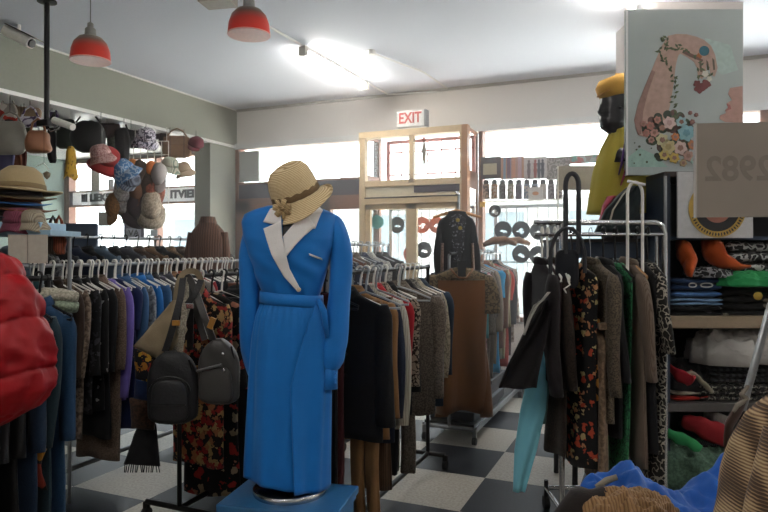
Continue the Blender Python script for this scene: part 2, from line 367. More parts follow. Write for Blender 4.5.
cn = MB().tube([(-3.03, 6.55, ZC - .012), (-3.03, 7.15, ZC - .012), (-2.4, 7.17, ZC - .04)], .01, 6).build('conduit', M_TRIMW); tag(cn, 'white surface conduit from the lit tube to the window wall', 'conduit')
cn = MB().tube([(-2.52, 5.6, ZC - .012), (-2.3, 6.4, ZC - .012), (-2.28, 7.15, ZC - .012)], .01, 6).build('conduit', M_TRIMW); tag(cn, 'white surface conduit from round ceiling box towards the exit sign', 'conduit')
jb = MB().lathe([(.035, -.04), (.04, 0)], 16).build('ceiling_box', M_TRIMW, loc=(-2.52, 5.55, ZC)); tag(jb, 'small round white junction box on the ceiling beside the lit tube', 'junction box')
bxp = P(218, -2, 4.75); jb = bx((-.12, -.09, -.08), (.12, .09, 0)).build('ceiling_box', mat('grey box', '9a978f', .6), loc=(bxp.x, bxp.y, ZC), smooth=False, rz=.2, bev=.006); tag(jb, 'grey rectangular box on the ceiling beside red pendant lamp', 'junction box')
def red_shade():
    m, nt, b = nm('red glazed lamp shade'); L = nt.links.new
    tc = N(nt, 'ShaderNodeTexCoord'); sp = N(nt, 'ShaderNodeSeparateXYZ'); L(tc.outputs['Object'], sp.inputs[0])
    r = ramp(nt, [(0, col('d02a1c')), (.45, col('b8382a')), (.75, col('6b5a50')), (1, col('77726a'))])
    mr = N(nt, 'ShaderNodeMapRange'); mr.inputs[1].default_value = 0; mr.inputs[2].default_value = .17; L(sp.outputs[2], mr.inputs[0]); L(mr.outputs[0], r.inputs[0]); L(r.outputs[0], b.inputs['Base Color'])
    b.inputs['Roughness'].default_value = .35; return m
M_SHADE = red_shade()
for px, py, dd, r, lb in ((90.5, 61, 4.3, .128, 'red bell pendant lamp hanging beside the black ceiling pole'), (249, 35, 4.0, .131, 'red bell pendant lamp hanging nearest the lit tube')):
    q = P(px, py, dd); l = thing('pendant_lamp', lb, 'pendant lamp', q, 0, None)
    pr = [(r, 0), (r * .985, .03), (r * .95, .07), (r * .82, .12), (r * .58, .155), (r * .3, .17)]
    MB().lathe(pr + [(p[0] - .006, p[1] - .003) for p in reversed(pr)], 40).build('lamp_shade', M_SHADE, l)
    MB().lathe([(r * 1.0, -.004), (r * 1.02, 0), (r * 1.0, .006), (r * .97, .0)], 40).build('rim', mat('rim pale', 'd9a9a0', .4), l)
    MB().lathe([(.038, .165), (.034, .215), (.02, .225), (.02, .25), (.008, .26)], 20).build('socket', mat('grey socket', '8a8a86', .5), l)
    MB().lathe([(.03, .03), (.04, .06), (.03, .1), (.018, .14)], 16).build('bulb', mat('unlit bulb', 'e0d0c0', .2), l)
    MB().tube([(0, 0, .25), (0, 0, ZC - q.z - .02)], .0035, 6).build('cord', mat('grey cord', '77787a', .5), l)
    MB().lathe([(.05, ZC - q.z - .03), (.05, ZC - q.z)], 16).build('ceiling_rose', M_TRIMW, l)
# cctv camera on the bulkhead
q = P(19, 37, 5.4); cc = thing('security_camera', 'white bullet security camera bracketed off the green bulkhead', 'security camera', q)
ax = (P(34, 47, 5.35) - P(4, 32, 5.4)).normalized(); up = Vector((0, 0, 1)); sd = ax.cross(up).normalized(); up = sd.cross(ax)
R = Matrix((sd, ax, up)).transposed().to_4x4()
b = MB(); b.loft([[R @ Vector((.048 * se(k * pi / 8, 3)[0], y, .045 * se(k * pi / 8, 3)[1])) for k in range(16)] for y in (-.14, -.13, .12, .13)]); b.build('body', M_WHITEP, cc)
MB().box((-.055, -.13, .047), (.055, .19, .056), R).build('sun_hood', mat('dark hood', '4c4844', .5), cc, smooth=False)
MB().lathe([(.035, .13), (.035, .145)], 16, R @ Matrix.Rotation(-pi / 2, 4, 'X')).build('lens', M_BLACKM, cc)
MB().tube([(0, 0, .05), (0.0, .0, .15)], .016, 8).build('mount_arm', M_WHITEP, cc)
e = Vector((XC, q.y - .1, q.z + .17)) - q
MB().tube([(0, 0, .15), e * .5 + Vector((0, 0, .09)), e], .012, 8).build('bracket', M_BLACKM, cc)
MB().box((e.x - .0, e.y - .06, e.z - .08), (e.x + .012, e.y + .06, e.z + .08)).build('wall_plate', M_WHITEP, cc, smooth=False)
# black ceiling pole
q = P(47, 0, 4.88); pl = thing('ceiling_pole', 'slim black pole dropping from ceiling above straw hat stack', 'pole', (q.x, q.y, ZC))
MB().tube([(0, 0, 0), (0, 0, -.98)], .019, 12).build('pole', M_BLACKM, pl)
MB().lathe([(.07, 0), (.07, -.012), (.03, -.02)], 20).build('flange', M_BLACKM, pl)
MB().tube([(0, 0, -.95), (.04, 0, -1.0), (.1, .02, -.98), (.13, .03, -.93)], .007, 8).build('hook', M_CHROME, pl)
MB().tube([(0, 0, -.95), (-.05, 0, -1.0), (-.11, .02, -.98), (-.14, .03, -.93)], .007, 8).build('hook', M_CHROME, pl)
bm_ = bx((-.06, -.05, -.1), (.06, .05, -.05)).build('cross_clamp', M_BLACKM, pl, smooth=False, bev=.01); bm_.location = (0, 0, -.86)
q = P(63, 124, 4.7); sl = thing('spotlight', 'small white cylindrical spotlight clamped below the black pole', 'spotlight', q)
MB().tube([(-.09, 0, .035), (.1, 0, -.03)], .026, 16).build('barrel', M_WHITEP, sl); MB().tube([(-.09, 0, .03), (-.12, .03, .1), (pl.location.x - q.x + .02, pl.location.y - q.y, 2.53 - q.z)], .008, 8).build('arm', M_BLACKM, sl)

# ================================================================== RACKS
def rack(name, label, x0, y0, x1, y1, zr, m=M_CHROME, foot=.26, style='h', post_in=(0, 0), low=.1, rail_r=.013, top2=None, deck=False):
    a = Vector((x0, y0)); c = Vector((x1, y1)); mid = (a + c) / 2; L_ = (c - a).length; ang = math.atan2(y1 - y0, x1 - x0) - pi / 2
    t = thing(name, label, 'clothes rack', (mid.x, mid.y, 0), ang); h = L_ / 2
    MB().tube([(0, -h, zr), (0, h, zr)], rail_r, 12).build('rail', m, t)
    ys = (-h + post_in[0], h - post_in[1])
    for y in ys:
        MB().tube([(0, y, low), (0, y, zr)], .013, 12).build('post', m, t)
        ft = MB().tube([(-foot, y, low), (foot, y, low)], .016, 10).build('foot_bar', m, t)
        for s_ in (-1, 1):
            cs = MB().box((s_ * foot - .016, y - .012, .055), (s_ * foot + .016, y + .012, low)).build('caster', m, t, smooth=False)
            b = MB(); Rm = Matrix.Translation((s_ * foot, y, .033)) @ Matrix.Rotation(pi / 2, 4, 'Y')
            b.lathe([(.012, -.018), (.032, -.015), (.033, .015), (.012, .018)], 18, Rm); b.build('wheel', M_WHEEL, cs)
    if style == 'h': MB().tube([(0, ys[0], low), (0, ys[1], low)], .016, 10).build('base_bar', m, t)
    if style == 'rect':
        for s_ in (-1, 1): MB().box((s_ * foot - .018, ys[0], low - .02), (s_ * foot + .018, ys[1], low + .02)).build('base_bar', m, t, smooth=False)
    if deck: MB().box((-foot, ys[0], low + .02), (foot, ys[1], low + .04)).build('deck', M_BLACKM, t, smooth=False)
    for y in (-h, h): MB().lathe([(.017, -.01), (.017, .01)], 14, Matrix.Translation((0, y, zr)) @ Matrix.Rotation(pi / 2, 4, 'X')).build('end_cap', M_BLACKM, t)
    return t
# ------------------------------------------------------------------ hangers
def hanger(label, m, group, wood=False, hw=.2):
    path = [(0.0 + .018 * sin(a), 0, .0 - .018 + .018 * cos(a)) for a in [radians(x) for x in range(-110, 135, 22)]]
    path = [(x, y, z + .0178) for x, y, z in path] + [(0.004, 0, -.055), (0, 0, -.118)]
    if wood:
        t = thing('clothes_hanger', label, 'clothes hanger', group=group)
        MB().tube(path, .0022, 6).build('hook', M_CHROME, t)
        pts = [(-hw, 0, -.178), (-hw * .6, 0, -.155), (0, 0, -.121), (hw * .6, 0, -.155), (hw, 0, -.178)]
        MB().tube(pts, [.010, .013, .014, .013, .010], 8, .6).build('shoulder_bar', m, t)
        return t
    b = MB().tube(path, .006, 6)
    b.tube([(0, 0, -.113), (hw * .5, 0, -.141), (hw, 0, -.178), (hw * .98, 0, -.193), (0, 0, -.195), (-hw * .98, 0, -.193), (-hw, 0, -.178), (-hw * .5, 0, -.141)], .006, 6, 1, True)
    return tag(b.build('clothes_hanger', m), label, 'clothes hanger', group)
HANG = {}
def put_hanger(key, loc, rz, dz=0):
    """key: (style, rack phrase)"""
    if key not in HANG:
        st, ph = key
        lb = {'w': 'white plastic hanger hooked on ', 'b': 'dark plastic hanger hooked on ', 'o': 'wooden hanger with metal hook on ', 'c': 'clear plastic hanger hooked on '}[st] + ph
        o = hanger(lb, {'w': M_WHITEP, 'b': M_BLACKM, 'o': M_WOOD, 'c': mat('clear plastic', 'a8acae', .2)}[st], lb.split(' hooked')[0].replace(' with metal hook', '') + 's on ' + ph, st == 'o'); HANG[key] = o
    else: o = copy_tree(HANG[key])
    o.location = loc; o.rotation_euler = (0, 0, rz); return o
# ------------------------------------------------------------------ garments
def body_mesh(hw, L_, t, flare=1.0, seed=0, fold=.012, waist=.9, top=-.092, nfold=5, sag=0):
    r = random.Random(seed); ph = [r.uniform(0, 6.28) for _ in range(6)]
    tab = [(top, .045, .03), (top - .006, .075, .034), (top - .03, hw * .55, .04), (top - .06, hw * .9, t), (top - .1, hw, t), (top - .22, hw * .97, t), (-L_ * .5, hw * waist, t), (-L_, hw * waist * flare, t * 1.15)]
    tab = sorted(tab, key=lambda q: -q[0]); nr = 22; n = 36; rings = []
    zs = [top, top - .006, top - .02, top - .04, top - .06, top - .08] + [top - .1 + (-L_ - (top - .1)) * k / (nr - 7) for k in range(nr - 6)]
    for z in zs:
        w_, d_ = interp(tab, z); g = min(1, max(0, (top - .08 - z) / max(.05, L_ - .2))); ring = []
        for k in range(n):
            u = 2 * pi * k / n; cx, sy = se(u, 2.2)
            x = w_ * cx; y = d_ * sy
            f = sum(sin(x * (12 + 9 * i) * nfold / 5 / max(hw, .05) * .2 + ph[i] + z * (1.5 - i)) for i in range(3)) / 3
            y += fold * g * f * 1.6; x += .006 * g * sin(z * 9 + ph[4] + u)
            y += .012 * g * sin(z * 3 + ph[5])
            zz = z + (.012 * sin(x * 18 + ph[3]) * g if z == zs[-1] else 0) - sag * g * x
            ring.append((x, y, zz))
        rings.append(ring)
    return MB().loft(rings, (True, True))
def sleeve_mesh(hw, sl, side, seed=0, r0=.062, r1=.045, top=-.092, out=.03, flat=.55):
    r = random.Random(seed + side); ph = r.uniform(0, 6); n = 14; rings = []
    for k in range(13):
        q = k / 12; x = side * (hw * .86 + out * q ** .7 + .012 * sin(q * 5 + ph)); z = top - .06 - sl * q; rad = r0 + (r1 - r0) * q
        if k == 0: rad *= .55; 
        if k == 1: rad *= .9
        y = .018 * sin(q * 2.5 + ph * .3) - .012 * q
        ring = []
        for j in range(n):
            a = 2 * pi * j / n; rr = rad * (1 + .08 * sin(3 * a + ph + q * 9) * q)
            ring.append((x + rr * cos(a) * .9, y + rr * sin(a) * flat, z + .004 * sin(q * 40 + a)))
        rings.append(ring)
    return MB().loft(rings)
def collar_mesh(hw, kind='coat'):
    b = MB(); n = 20; rings = []
    for (w_, d_, z) in ((.05, .034, -.085), (.056, .04, -.07), (.064, .046, -.082), (.085, .05, -.105), (.08, .045, -.112)):
        rings.append([(w_ * cos(2 * pi * k / n), d_ * sin(2 * pi * k / n) - .004, z + .012 * sin(2 * pi * k / n)) for k in range(n)])
    return b.loft(rings, (True, False))
SEED = [10]
def garment(name, label, cat, m, loc, rz, kind='coat', L_=.9, hw=.21, t=.03, sl=.55, flare=1.0, group=None, collar=None, trim=None, fold=.012, waist=.92, sides=(1, -1), r0=.062, r1=.045, tilt=0):
    SEED[0] += 1; sd = SEED[0]
    loc = (loc[0], loc[1], loc[2] - .024)
    T = thing(name, label, cat, loc, rz, group); T.rotation_euler.x = tilt
    if kind in ('trousers', 'skirt'):
        if kind == 'skirt': body_mesh(hw, L_, t, flare, sd, fold * 1.4, 1.0, -.16, 7).build('skirt_body', m, T, smooth=2)
        else:
            for s_ in (1, -1):
                n = 16; rings = []
                for k in range(14):
                    q = k / 13; z = -.15 - (L_ - .15) * q
                    rings.append([(s_ * hw * .48 + hw * (.5 - .08 * q) * cos(2 * pi * j / n) + .006 * sin(q * 8 + sd), t * sin(2 * pi * j / n) + .01 * sin(q * 6 + j + sd) * q, z) for j in range(n)])
                MB().loft(rings).build('trouser_leg', m, T, smooth=2)
        bx((-hw, -t * .9, -.165), (hw, t * .9, -.13)).build('waistband', trim or m, T, smooth=False, bev=.006)
        return T
    body_mesh(hw, L_, t, flare, sd, fold, waist).build('body', m, T, smooth=2)
    if sl:
        for s_ in sides: sleeve_mesh(hw, sl, s_, sd, r0, r1).build('sleeve', m, T, smooth=2)
    if kind in ('coat', 'jacket', 'shirt'): collar_mesh(hw).build('collar', collar or m, T, smooth=2)
    if kind in ('coat', 'jacket'):
        b = MB()
        for k in range(3):
            b2 = MB().lathe([(.004, -.004), (.011, 0), (.004, .004)], 10, Matrix.Translation((.02, -t * 1.15 - .006, -.3 - k * .11)) @ Matrix.Rotation(pi / 2, 4, 'X'))
            b2.build('button', trim or M_BLACKM, T)
    if kind == 'trimmed' and trim:
        body_mesh(hw * 1.02, .16, t * 1.08, 1, sd, 0).build('yoke', trim, T, smooth=2)
    return T
def row(gs, phrase, pos, rz, z, hst='w', start_behind=None, jit=4):
    """hang a row of garments: gs = list of (short, name, cat, mat, kwargs); pos(i) gives x, y"""
    prev = start_behind
    for i, (short, nm_, cat, m, kw) in enumerate(gs):
        x, y = pos(i); kw = dict(kw); r = rz + radians(rnd.uniform(-jit, jit) + kw.pop('rot', 0)); x += kw.pop('dx', 0)
        lab = short + (' hanging just behind the ' + prev if prev else ' hanging first') + ' on ' + phrase
        if len(lab.split()) > 16: lab = short + (' behind the ' + prev if prev else '') + ' on ' + phrase
        if len(lab.split()) > 16: lab = short + ' hanging on ' + phrase
        kw = dict(kw); hs = kw.pop('h', hst)
        put_hanger((hs, phrase), (x, y, z + .013), r)
        garment(nm_, lab, cat, m, (x, y, z + .013), r, **kw)
        prev = short
BK = fab('black wool', '17171a', 'plain'); BK2 = fab('charcoal cloth', '2a2a2e', 'tweed', '1a1a1d'); NV = fab('navy cloth', '1d2437', 'plain'); CH = fab('dark brown cloth', '33261f', 'plain')
CAMEL = fab('camel wool', '8a6540', 'plain'); CREAM = fab('cream wool', 'b8b2a4', 'knit', 'a39d90', .6); TAUPE = fab('taupe tweed', '6f655b', 'tweed', '4f463f'); MAR = fab('maroon velvet', '3c1316', 'plain')
# --- long rack beside the alcove
PH1 = 'long rack of white hangers'
XL = -3.58
rack('clothes_rack', 'long chrome rack crowded with white hangers beside the hat alcove', XL, 2.7, XL, 5.0, 1.45, M_STEEL, .26)
G = [
 ('dark teal edged shirt', 'shirt', 'shirt', fab('dark teal cloth', '1f3a40'), dict(kind='shirt', L_=1.05)),
 ('jet black coat', 'coat', 'coat', BK, dict(L_=1.1)),
 ('dark cocoa brown jacket', 'jacket', 'jacket', CH, dict(kind='jacket', L_=.95)),
 ('beige and brown speckled cardigan', 'cardigan', 'cardigan', fab('beige fleck', '7a6a5c', 'fleck', '4a3d34'), dict(L_=1.1)),
 ('black velvet embroidered top', 'blouse', 'blouse', fab('black embroidered', '141416', 'floral', '2b2b30', 1.5, c3='3a3a40'), dict(kind='shirt', L_=.95)),
 ('black jacket with white print', 'jacket', 'jacket', fab('black with white print', '131315', 'dots', '8f8f8f', .7), dict(kind='jacket', L_=.95)),
 ('black long coat', 'coat', 'coat', BK, dict(L_=1.15)),
 ('oatmeal brown long knit coat', 'coat', 'coat', fab('oatmeal knit', '6e5c50', 'tweed', '55463c'), dict(L_=1.32)),
 ('lavender purple sweater', 'sweater', 'sweater', fab('lavender knit', '6a5aa8', 'plain', sheen=.4), dict(kind='sweater', L_=.93, sl=.75, r0=.07)),
 ('navy blue dress', 'dress', 'dress', fab('royal navy', '1b2650'), dict(kind='dress', L_=1.15, sl=.3)),
 ('steel blue shirt', 'shirt', 'shirt', fab('steel blue', '34557a'), dict(kind='shirt', L_=.85)),
 ('pale grey marled sweater', 'sweater', 'sweater', fab('grey marl', '7e8288', 'fleck', '4c5056'), dict(kind='sweater', L_=.85)),
 ('bright cobalt blue blouse', 'blouse', 'blouse', fab('cobalt', '1d62a6'), dict(kind='shirt', L_=.88)),
 ('denim blue shirt', 'shirt', 'shirt', fab('denim', '3a5f88', 'denim'), dict(kind='shirt', L_=.85)),
 ('charcoal black jacket', 'jacket', 'jacket', BK2, dict(kind='jacket', L_=.9)),
 ('grey violet fleece', 'sweater', 'sweater', fab('grey violet fleece', '4d4857', 'tweed', '393541'), dict(kind='sweater', L_=.8)),
 ('slate grey cardigan', 'cardigan', 'cardigan', fab('slate', '4a4c55', 'knit'), dict(L_=.8)),
 ('caramel tan jacket', 'jacket', 'jacket', fab('caramel', '8e6b50'), dict(kind='jacket', L_=.7)),
 ('rust orange shirt', 'shirt', 'shirt', fab('rust', '94472c'), dict(kind='shirt', L_=.8)),
 ('dark graphite coat', 'coat', 'coat', BK2, dict(L_=.95)),
 ('pale dusty grey blouse', 'blouse', 'blouse', fab('dusty grey', '8b8680'), dict(kind='shirt', L_=.8)),
 ('crimson red top', 'blouse', 'blouse', fab('crimson', '8f1e28'), dict(kind='shirt', L_=.8)),
 ('deep navy jacket', 'jacket', 'jacket', NV, dict(kind='jacket', L_=.9)),
 ('black cotton dress', 'dress', 'dress', BK, dict(kind='dress', L_=1.0, sl=.25)),
 ('ash grey sweater', 'sweater', 'sweater', fab('ash', '5c5c60', 'knit'), dict(kind='sweater', L_=.8)),
 ('ink black blazer', 'blazer', 'blazer', BK, dict(kind='jacket', L_=.85)),
 ('walnut brown coat', 'coat', 'coat', CH, dict(L_=1.0)),
 ('dark olive shirt', 'shirt', 'shirt', fab('olive', '3b3c28'), dict(kind='shirt', L_=.8)),
]
row(G, PH1, lambda i: (XL, 2.79 + .072 * i), 0, 1.45)
for k in range(20): put_hanger(('w', PH1), (XL, 2.79 + .036 + .104 * k, 1.463), radians(rnd.uniform(-14, 14)))
# --- second rack, further into the alcove side
PH2 = 'rear rack under the hanging hats'
X2 = -4.55
rack('clothes_rack', 'chrome rack of dark folded shoulders standing behind the long white-hanger rack', X2, 3.0, X2, 6.0, 1.66, M_STEEL, .26)
cols2 = [('black speckled top', BK2), ('blue grey shirt', fab('blue grey', '56616e')), ('black jumper', BK), ('grey flecked cardigan', fab('grey fleck', '6a6a6a', 'fleck', '35353a')), ('charcoal waistcoat', BK2), ('navy tunic', NV), ('black frilled blouse', BK), ('washed denim jacket', fab('washed denim', '5b6d80', 'denim')),
         ('coal grey hoodie', BK2), ('dark slate blouse', fab('slate', '4a4c55', 'knit')), ('mink brown coat', fab('mink', '5d4c42', 'tweed')), ('honey brown coat', fab('honey', '7c6047', 'tweed')), ('black tailcoat', BK), ('sandy brown shawl', fab('sandy', '8b7459', 'tweed')), ('dusky brown coat', fab('mink', '5d4c42', 'tweed')), ('cinder grey tunic', BK2), ('plum shirt', fab('plum', '43303f')), ('tawny coat', fab('honey', '7c6047', 'tweed')), ('pitch black coat', BK)]
row([(a, a.split()[-1], a.split()[-1], m, dict(kind='coat', L_=.8, sl=.5)) for a, m in cols2], PH2, lambda i: (X2, 3.2 + .145 * i), 0, 1.66, 'b', jit=14)
# brown coat on a bust form near the green pier
q = P(208, 250, 6.35); T = thing('tailor_bust', 'headless dress form standing beside the green pier under a brown coat', 'dress form', (q.x, q.y, 0), TH)
MB().tube([(0, 0, .02), (0, 0, 1.0)], .018, 10).build('pole', M_BLACKM, T); MB().lathe([(.2, 0), (.2, .015), (.04, .04), (.02, .06)], 24).build('base', M_BLACKM, T)
MB().lathe([(.05, .95), (.1, 1.0), (.1, 1.2), (.09, 1.5), (.085, 1.7), (.04, 1.79), (.04, 1.84), (.02, 1.85)], 24).build('torso', BK, T)
def wob_b(q_, a, i): return Vector((q_.x, q_.y * .72, q_.z)) * 1.0 + Vector((.006 * sin(a * 7), 0, 0)) * (1 if i > 2 else .3)
T2 = thing('coat', 'brown ribbed wool coat draped on the headless form beside the green pier', 'coat', (q.x, q.y, 0), TH)
MB().lathe([(.062, 1.87), (.07, 1.84), (.1, 1.80), (.15, 1.74), (.175, 1.65), (.185, 1.5), (.18, 1.3), (.19, 1.05), (.2, .9)], 40, wob=wob_b).build('body', fab('brown ribbed wool', '5f4133', 'knit', '452d22', .3), T2, smooth=2)
for s_ in (-1, 1): MB().tube([(s_ * .15, 0, 1.72), (s_ * .18, -.02, 1.5), (s_ * .18, -.03, 1.2)], [.05, .05, .045], 12).build('sleeve', MATS['brown ribbed wool'], T2)
MB().lathe([(.055, 1.84), (.07, 1.88), (.075, 1.86), (.09, 1.82)], 20).build('collar', MATS['brown ribbed wool'], T2)

# --- near rack with the red puffer
F1 = (-2.62, 1.45, 2.12)
PHF = 'near rack under the red puffer'
rack('clothes_rack', 'near black-footed rack holding the red puffer jacket', F1[0], F1[1], F1[0], F1[2], 1.42, M_BLACKM, .2)
G = [('black parka with yellow emblem', 'parka', 'parka', BK, dict(kind='coat', L_=1.12, hw=.2, h='b')),
     ('black nylon jacket', 'jacket', 'jacket', fab('black nylon', '121214', rough=.4), dict(kind='jacket', L_=1.0, hw=.2, h='b')),
     ('indigo denim shirt', 'shirt', 'shirt', fab('indigo denim', '16283e', 'denim'), dict(kind='shirt', L_=1.18, hw=.2, h='b')),
     ('dark petrol jacket', 'jacket', 'jacket', fab('dark petrol', '172a33'), dict(kind='jacket', L_=1.05, hw=.2, h='b')),
     ('mid blue denim jacket', 'jacket', 'jacket', fab('blue jeans', '1c3a58', 'denim'), dict(kind='jacket', L_=1.15, hw=.17, h='b'))]
row(G, PHF, lambda i: (F1[0] + .02, 1.72 + .085 * i), 0, 1.42, 'b')
def puffer():
    q = P(-43, 250, 2.25); T = thing('puffer_jacket', 'bright red quilted puffer jacket bulging on the near rack', 'jacket', (q.x, q.y, 0), TH + .1)
    m = fab('red nylon', '85050f', 'silk', rough=.5, sheen=0)
    tab = [(1.545, .10, .05), (1.52, .15, .08), (1.46, .20, .11), (1.38, .24, .135), (1.25, .278, .15), (1.13, .298, .15), (1.06, .29, .145), (.99, .25, .12), (.93, .12, .09), (.90, .05, .04)]
    cuts = [1.62, 1.50, 1.35, 1.17, 1.02, .84]
    rings = []; n = 72
    for k in range(110):
        z = 1.545 + (.90 - 1.545) * k / 109; w_, d_ = interp(tab, z); rg = []
        for j in range(n):
            a = 2 * pi * j / n; cx, sy = se(a, 2.2)
            zz = z + .10 * cx - .05 * cx * cx + .05 * noise.noise(Vector((cx * 1.6, sy * 1.6, 1)))
            pf = 0
            for A, B in zip(cuts, cuts[1:]):
                if B <= zz <= A: t = (A - zz) / (A - B); pf = sqrt(max(0, 1 - (2 * t - 1) ** 2)) ** .8
            seam = 1 - pf
            g = .026 * pf + seam * .006 * sin(a * 26 + zz * 15) + .022 * noise.noise(Vector((cx * 3.2, zz * 9, sy * 3.2))) + .010 * (1 - 2 * abs(noise.noise(Vector((cx * 5, zz * 16, sy * 5 + 3)))))
            rg.append(((w_ + g) * cx, (d_ + g) * sy, z))
        rings.append(rg)
    MB().loft(rings).build('body', m, T, smooth=2)
    # narrow puffed sleeve lying along the far side
    path = [(.02, .06, 1.50), (.06, .09, 1.46), (.10, .12, 1.34), (.11, .13, 1.2), (.10, .13, 1.08)]
    pts = []; rad = []
    for i in range(60):
        t = i / 59 * (len(path) - 1); k = min(int(t), len(path) - 2); f = t - k; pts.append(Vector(path[k]).lerp(Vector(path[k + 1]), f))
        ph = (i / 59 * 4) % 1; rad.append(.058 + .016 * sqrt(max(0, 1 - (2 * ph - 1) ** 2)))
    MB().tube(pts, rad, 22).build('sleeve', m, T, smooth=2)
    MB().lathe([(.06, 1.5), (.085, 1.53), (.08, 1.57), (.05, 1.58)], 24).build('collar', m, T)
    MB().tube([(-.1, -.14, 1.48), (-.1, -.175, 1.3), (-.1, -.18, 1.1), (-.08, -.13, .97)], .006, 6).build('zipper', mat('dark zip', '2a1012', .4), T)
puffer()
q = P(37, 455, 2.75); T = thing('emblem_scarf', 'black scarf end with yellow and red emblem below the puffer', 'scarf', q, TH)
MB().loft([[((.035 + .01 * sin(k)) * c + .01 * sin(k * .8), .008 * s_, .13 - k * .035) for c, s_ in [(cos(2 * pi * j / 12), sin(2 * pi * j / 12)) for j in range(12)]] for k in range(9)]).build('cloth', fab('yellow emblem', '151210', 'patch', 'b58a22', .9, c3='7c2a1c'), T, smooth=2)
q = P(53, 436, 2.8)
# folded towels on the end of the long rack
q = P(54, 297, 3.0)
for k, (cc_, lb) in enumerate((('b3ad9c', 'cream rolled towel lying over the hangers beside the puffer'), ('8f9c86', 'pale green folded towel tucked under the cream rolled towel'))):
    T = thing('towel', lb, 'towel', q + Vector((0, 0, -.045 * k)), TH + .2)
    pts = [(-.1 + .01 * k, 0, 0), (-.03, -.03, .012), (.04, -.03, .008), (.1, 0, -.005)]
    MB().tube(pts, [.03, .036, .034, .026], 14, 1.5).build('roll', fab('towelling %d' % k, cc_, 'fleck', None, 2), T, smooth=2)
    MB().tube([(-.09, -.03, -.01), (0, -.06, 0), (.085, -.03, -.012)], [.016, .02, .014], 10).build('folded_edge', MATS['towelling %d' % k], T, smooth=2)
q = P(63, 370, 3.2); T = thing('price_tag', 'small cream cloth tag pinned beside the puffer sleeve', 'tag', q, TH); bx((-.02, -.002, -.04), (.02, .002, .03)).build('card', M_WHITEP, T, smooth=False); MB().tube([(0, 0, .03), (.005, 0, .07), (.02, 0, 1.43 - q.z)], .0012, 5).build('string', M_BLACKM, T)

# --- bag rack
PH3 = 'black rack behind the backpacks'
X3 = -2.48
rack('clothes_rack', 'black rack holding backpacks and dark clothes beside the blue dress', X3, 2.85, X3, 4.4, 1.40, M_BLACKM, .24)
G = [('colourful patchwork embroidered coat', 'coat', 'coat', fab('patchwork embroidery', '1c1412', 'patch', '8a2420', 2.2, c3='a08050'), dict(L_=1.08, hw=.2, sl=.5)),
     ('black floral long dress', 'dress', 'dress', fab('black floral', '141213', 'floral', '8a2420', 1.1, c3='8a7a60'), dict(kind='dress', L_=1.3, hw=.2, sl=.5)),
     ('black long skirt', 'skirt', 'skirt', BK, dict(kind='skirt', L_=1.3, hw=.2)),
     ('black lace blouse', 'blouse', 'blouse', BK, dict(kind='shirt', L_=.9)),
     ('deep red long gown', 'gown', 'dress', fab('deep red', '5a1014'), dict(kind='dress', L_=1.33, hw=.21, sl=0)),
     ('charcoal blazer', 'blazer', 'blazer', BK2, dict(kind='jacket', L_=.9)),
     ('black satin coat', 'coat', 'coat', fab('black nylon', '121214', rough=.4), dict(L_=1.2)),
     ('pale grey scarf top', 'blouse', 'blouse', fab('dusty grey', '8b8680'), dict(kind='shirt', L_=.8)),
     ('dark brown cardigan', 'cardigan', 'cardigan', CH, dict(L_=.9)),
     ('black knitted jumper', 'sweater', 'sweater', BK, dict(kind='sweater', L_=.8))]
row(G, PH3, lambda i: (X3 + .02, 2.98 + .125 * i), 0, 1.40, 'b')
for k in range(7): put_hanger(('w', PH3), (X3, 3.04 + .125 * k * 1.5, 1.413), radians(rnd.uniform(-12, 12)))
# wooden bar unit glimpsed beside dress
T = thing('wooden_rail_unit', 'reddish wooden shelf bar glimpsed between bags and blue dress', 'shelf', (-3.05, 4.55, 0), 0)
bx((-.35, -.1, 1.21), (.5, .1, 1.27)).build('shelf_board', mat('reddish wood', '7d4a33', .5, bump=.05), T, smooth=False)
for x in (-.33, .45): bx((x, -.08, 0), (x + .04, .08, 1.21)).build('upright', mat('reddish wood', '7d4a33'), T, smooth=False)

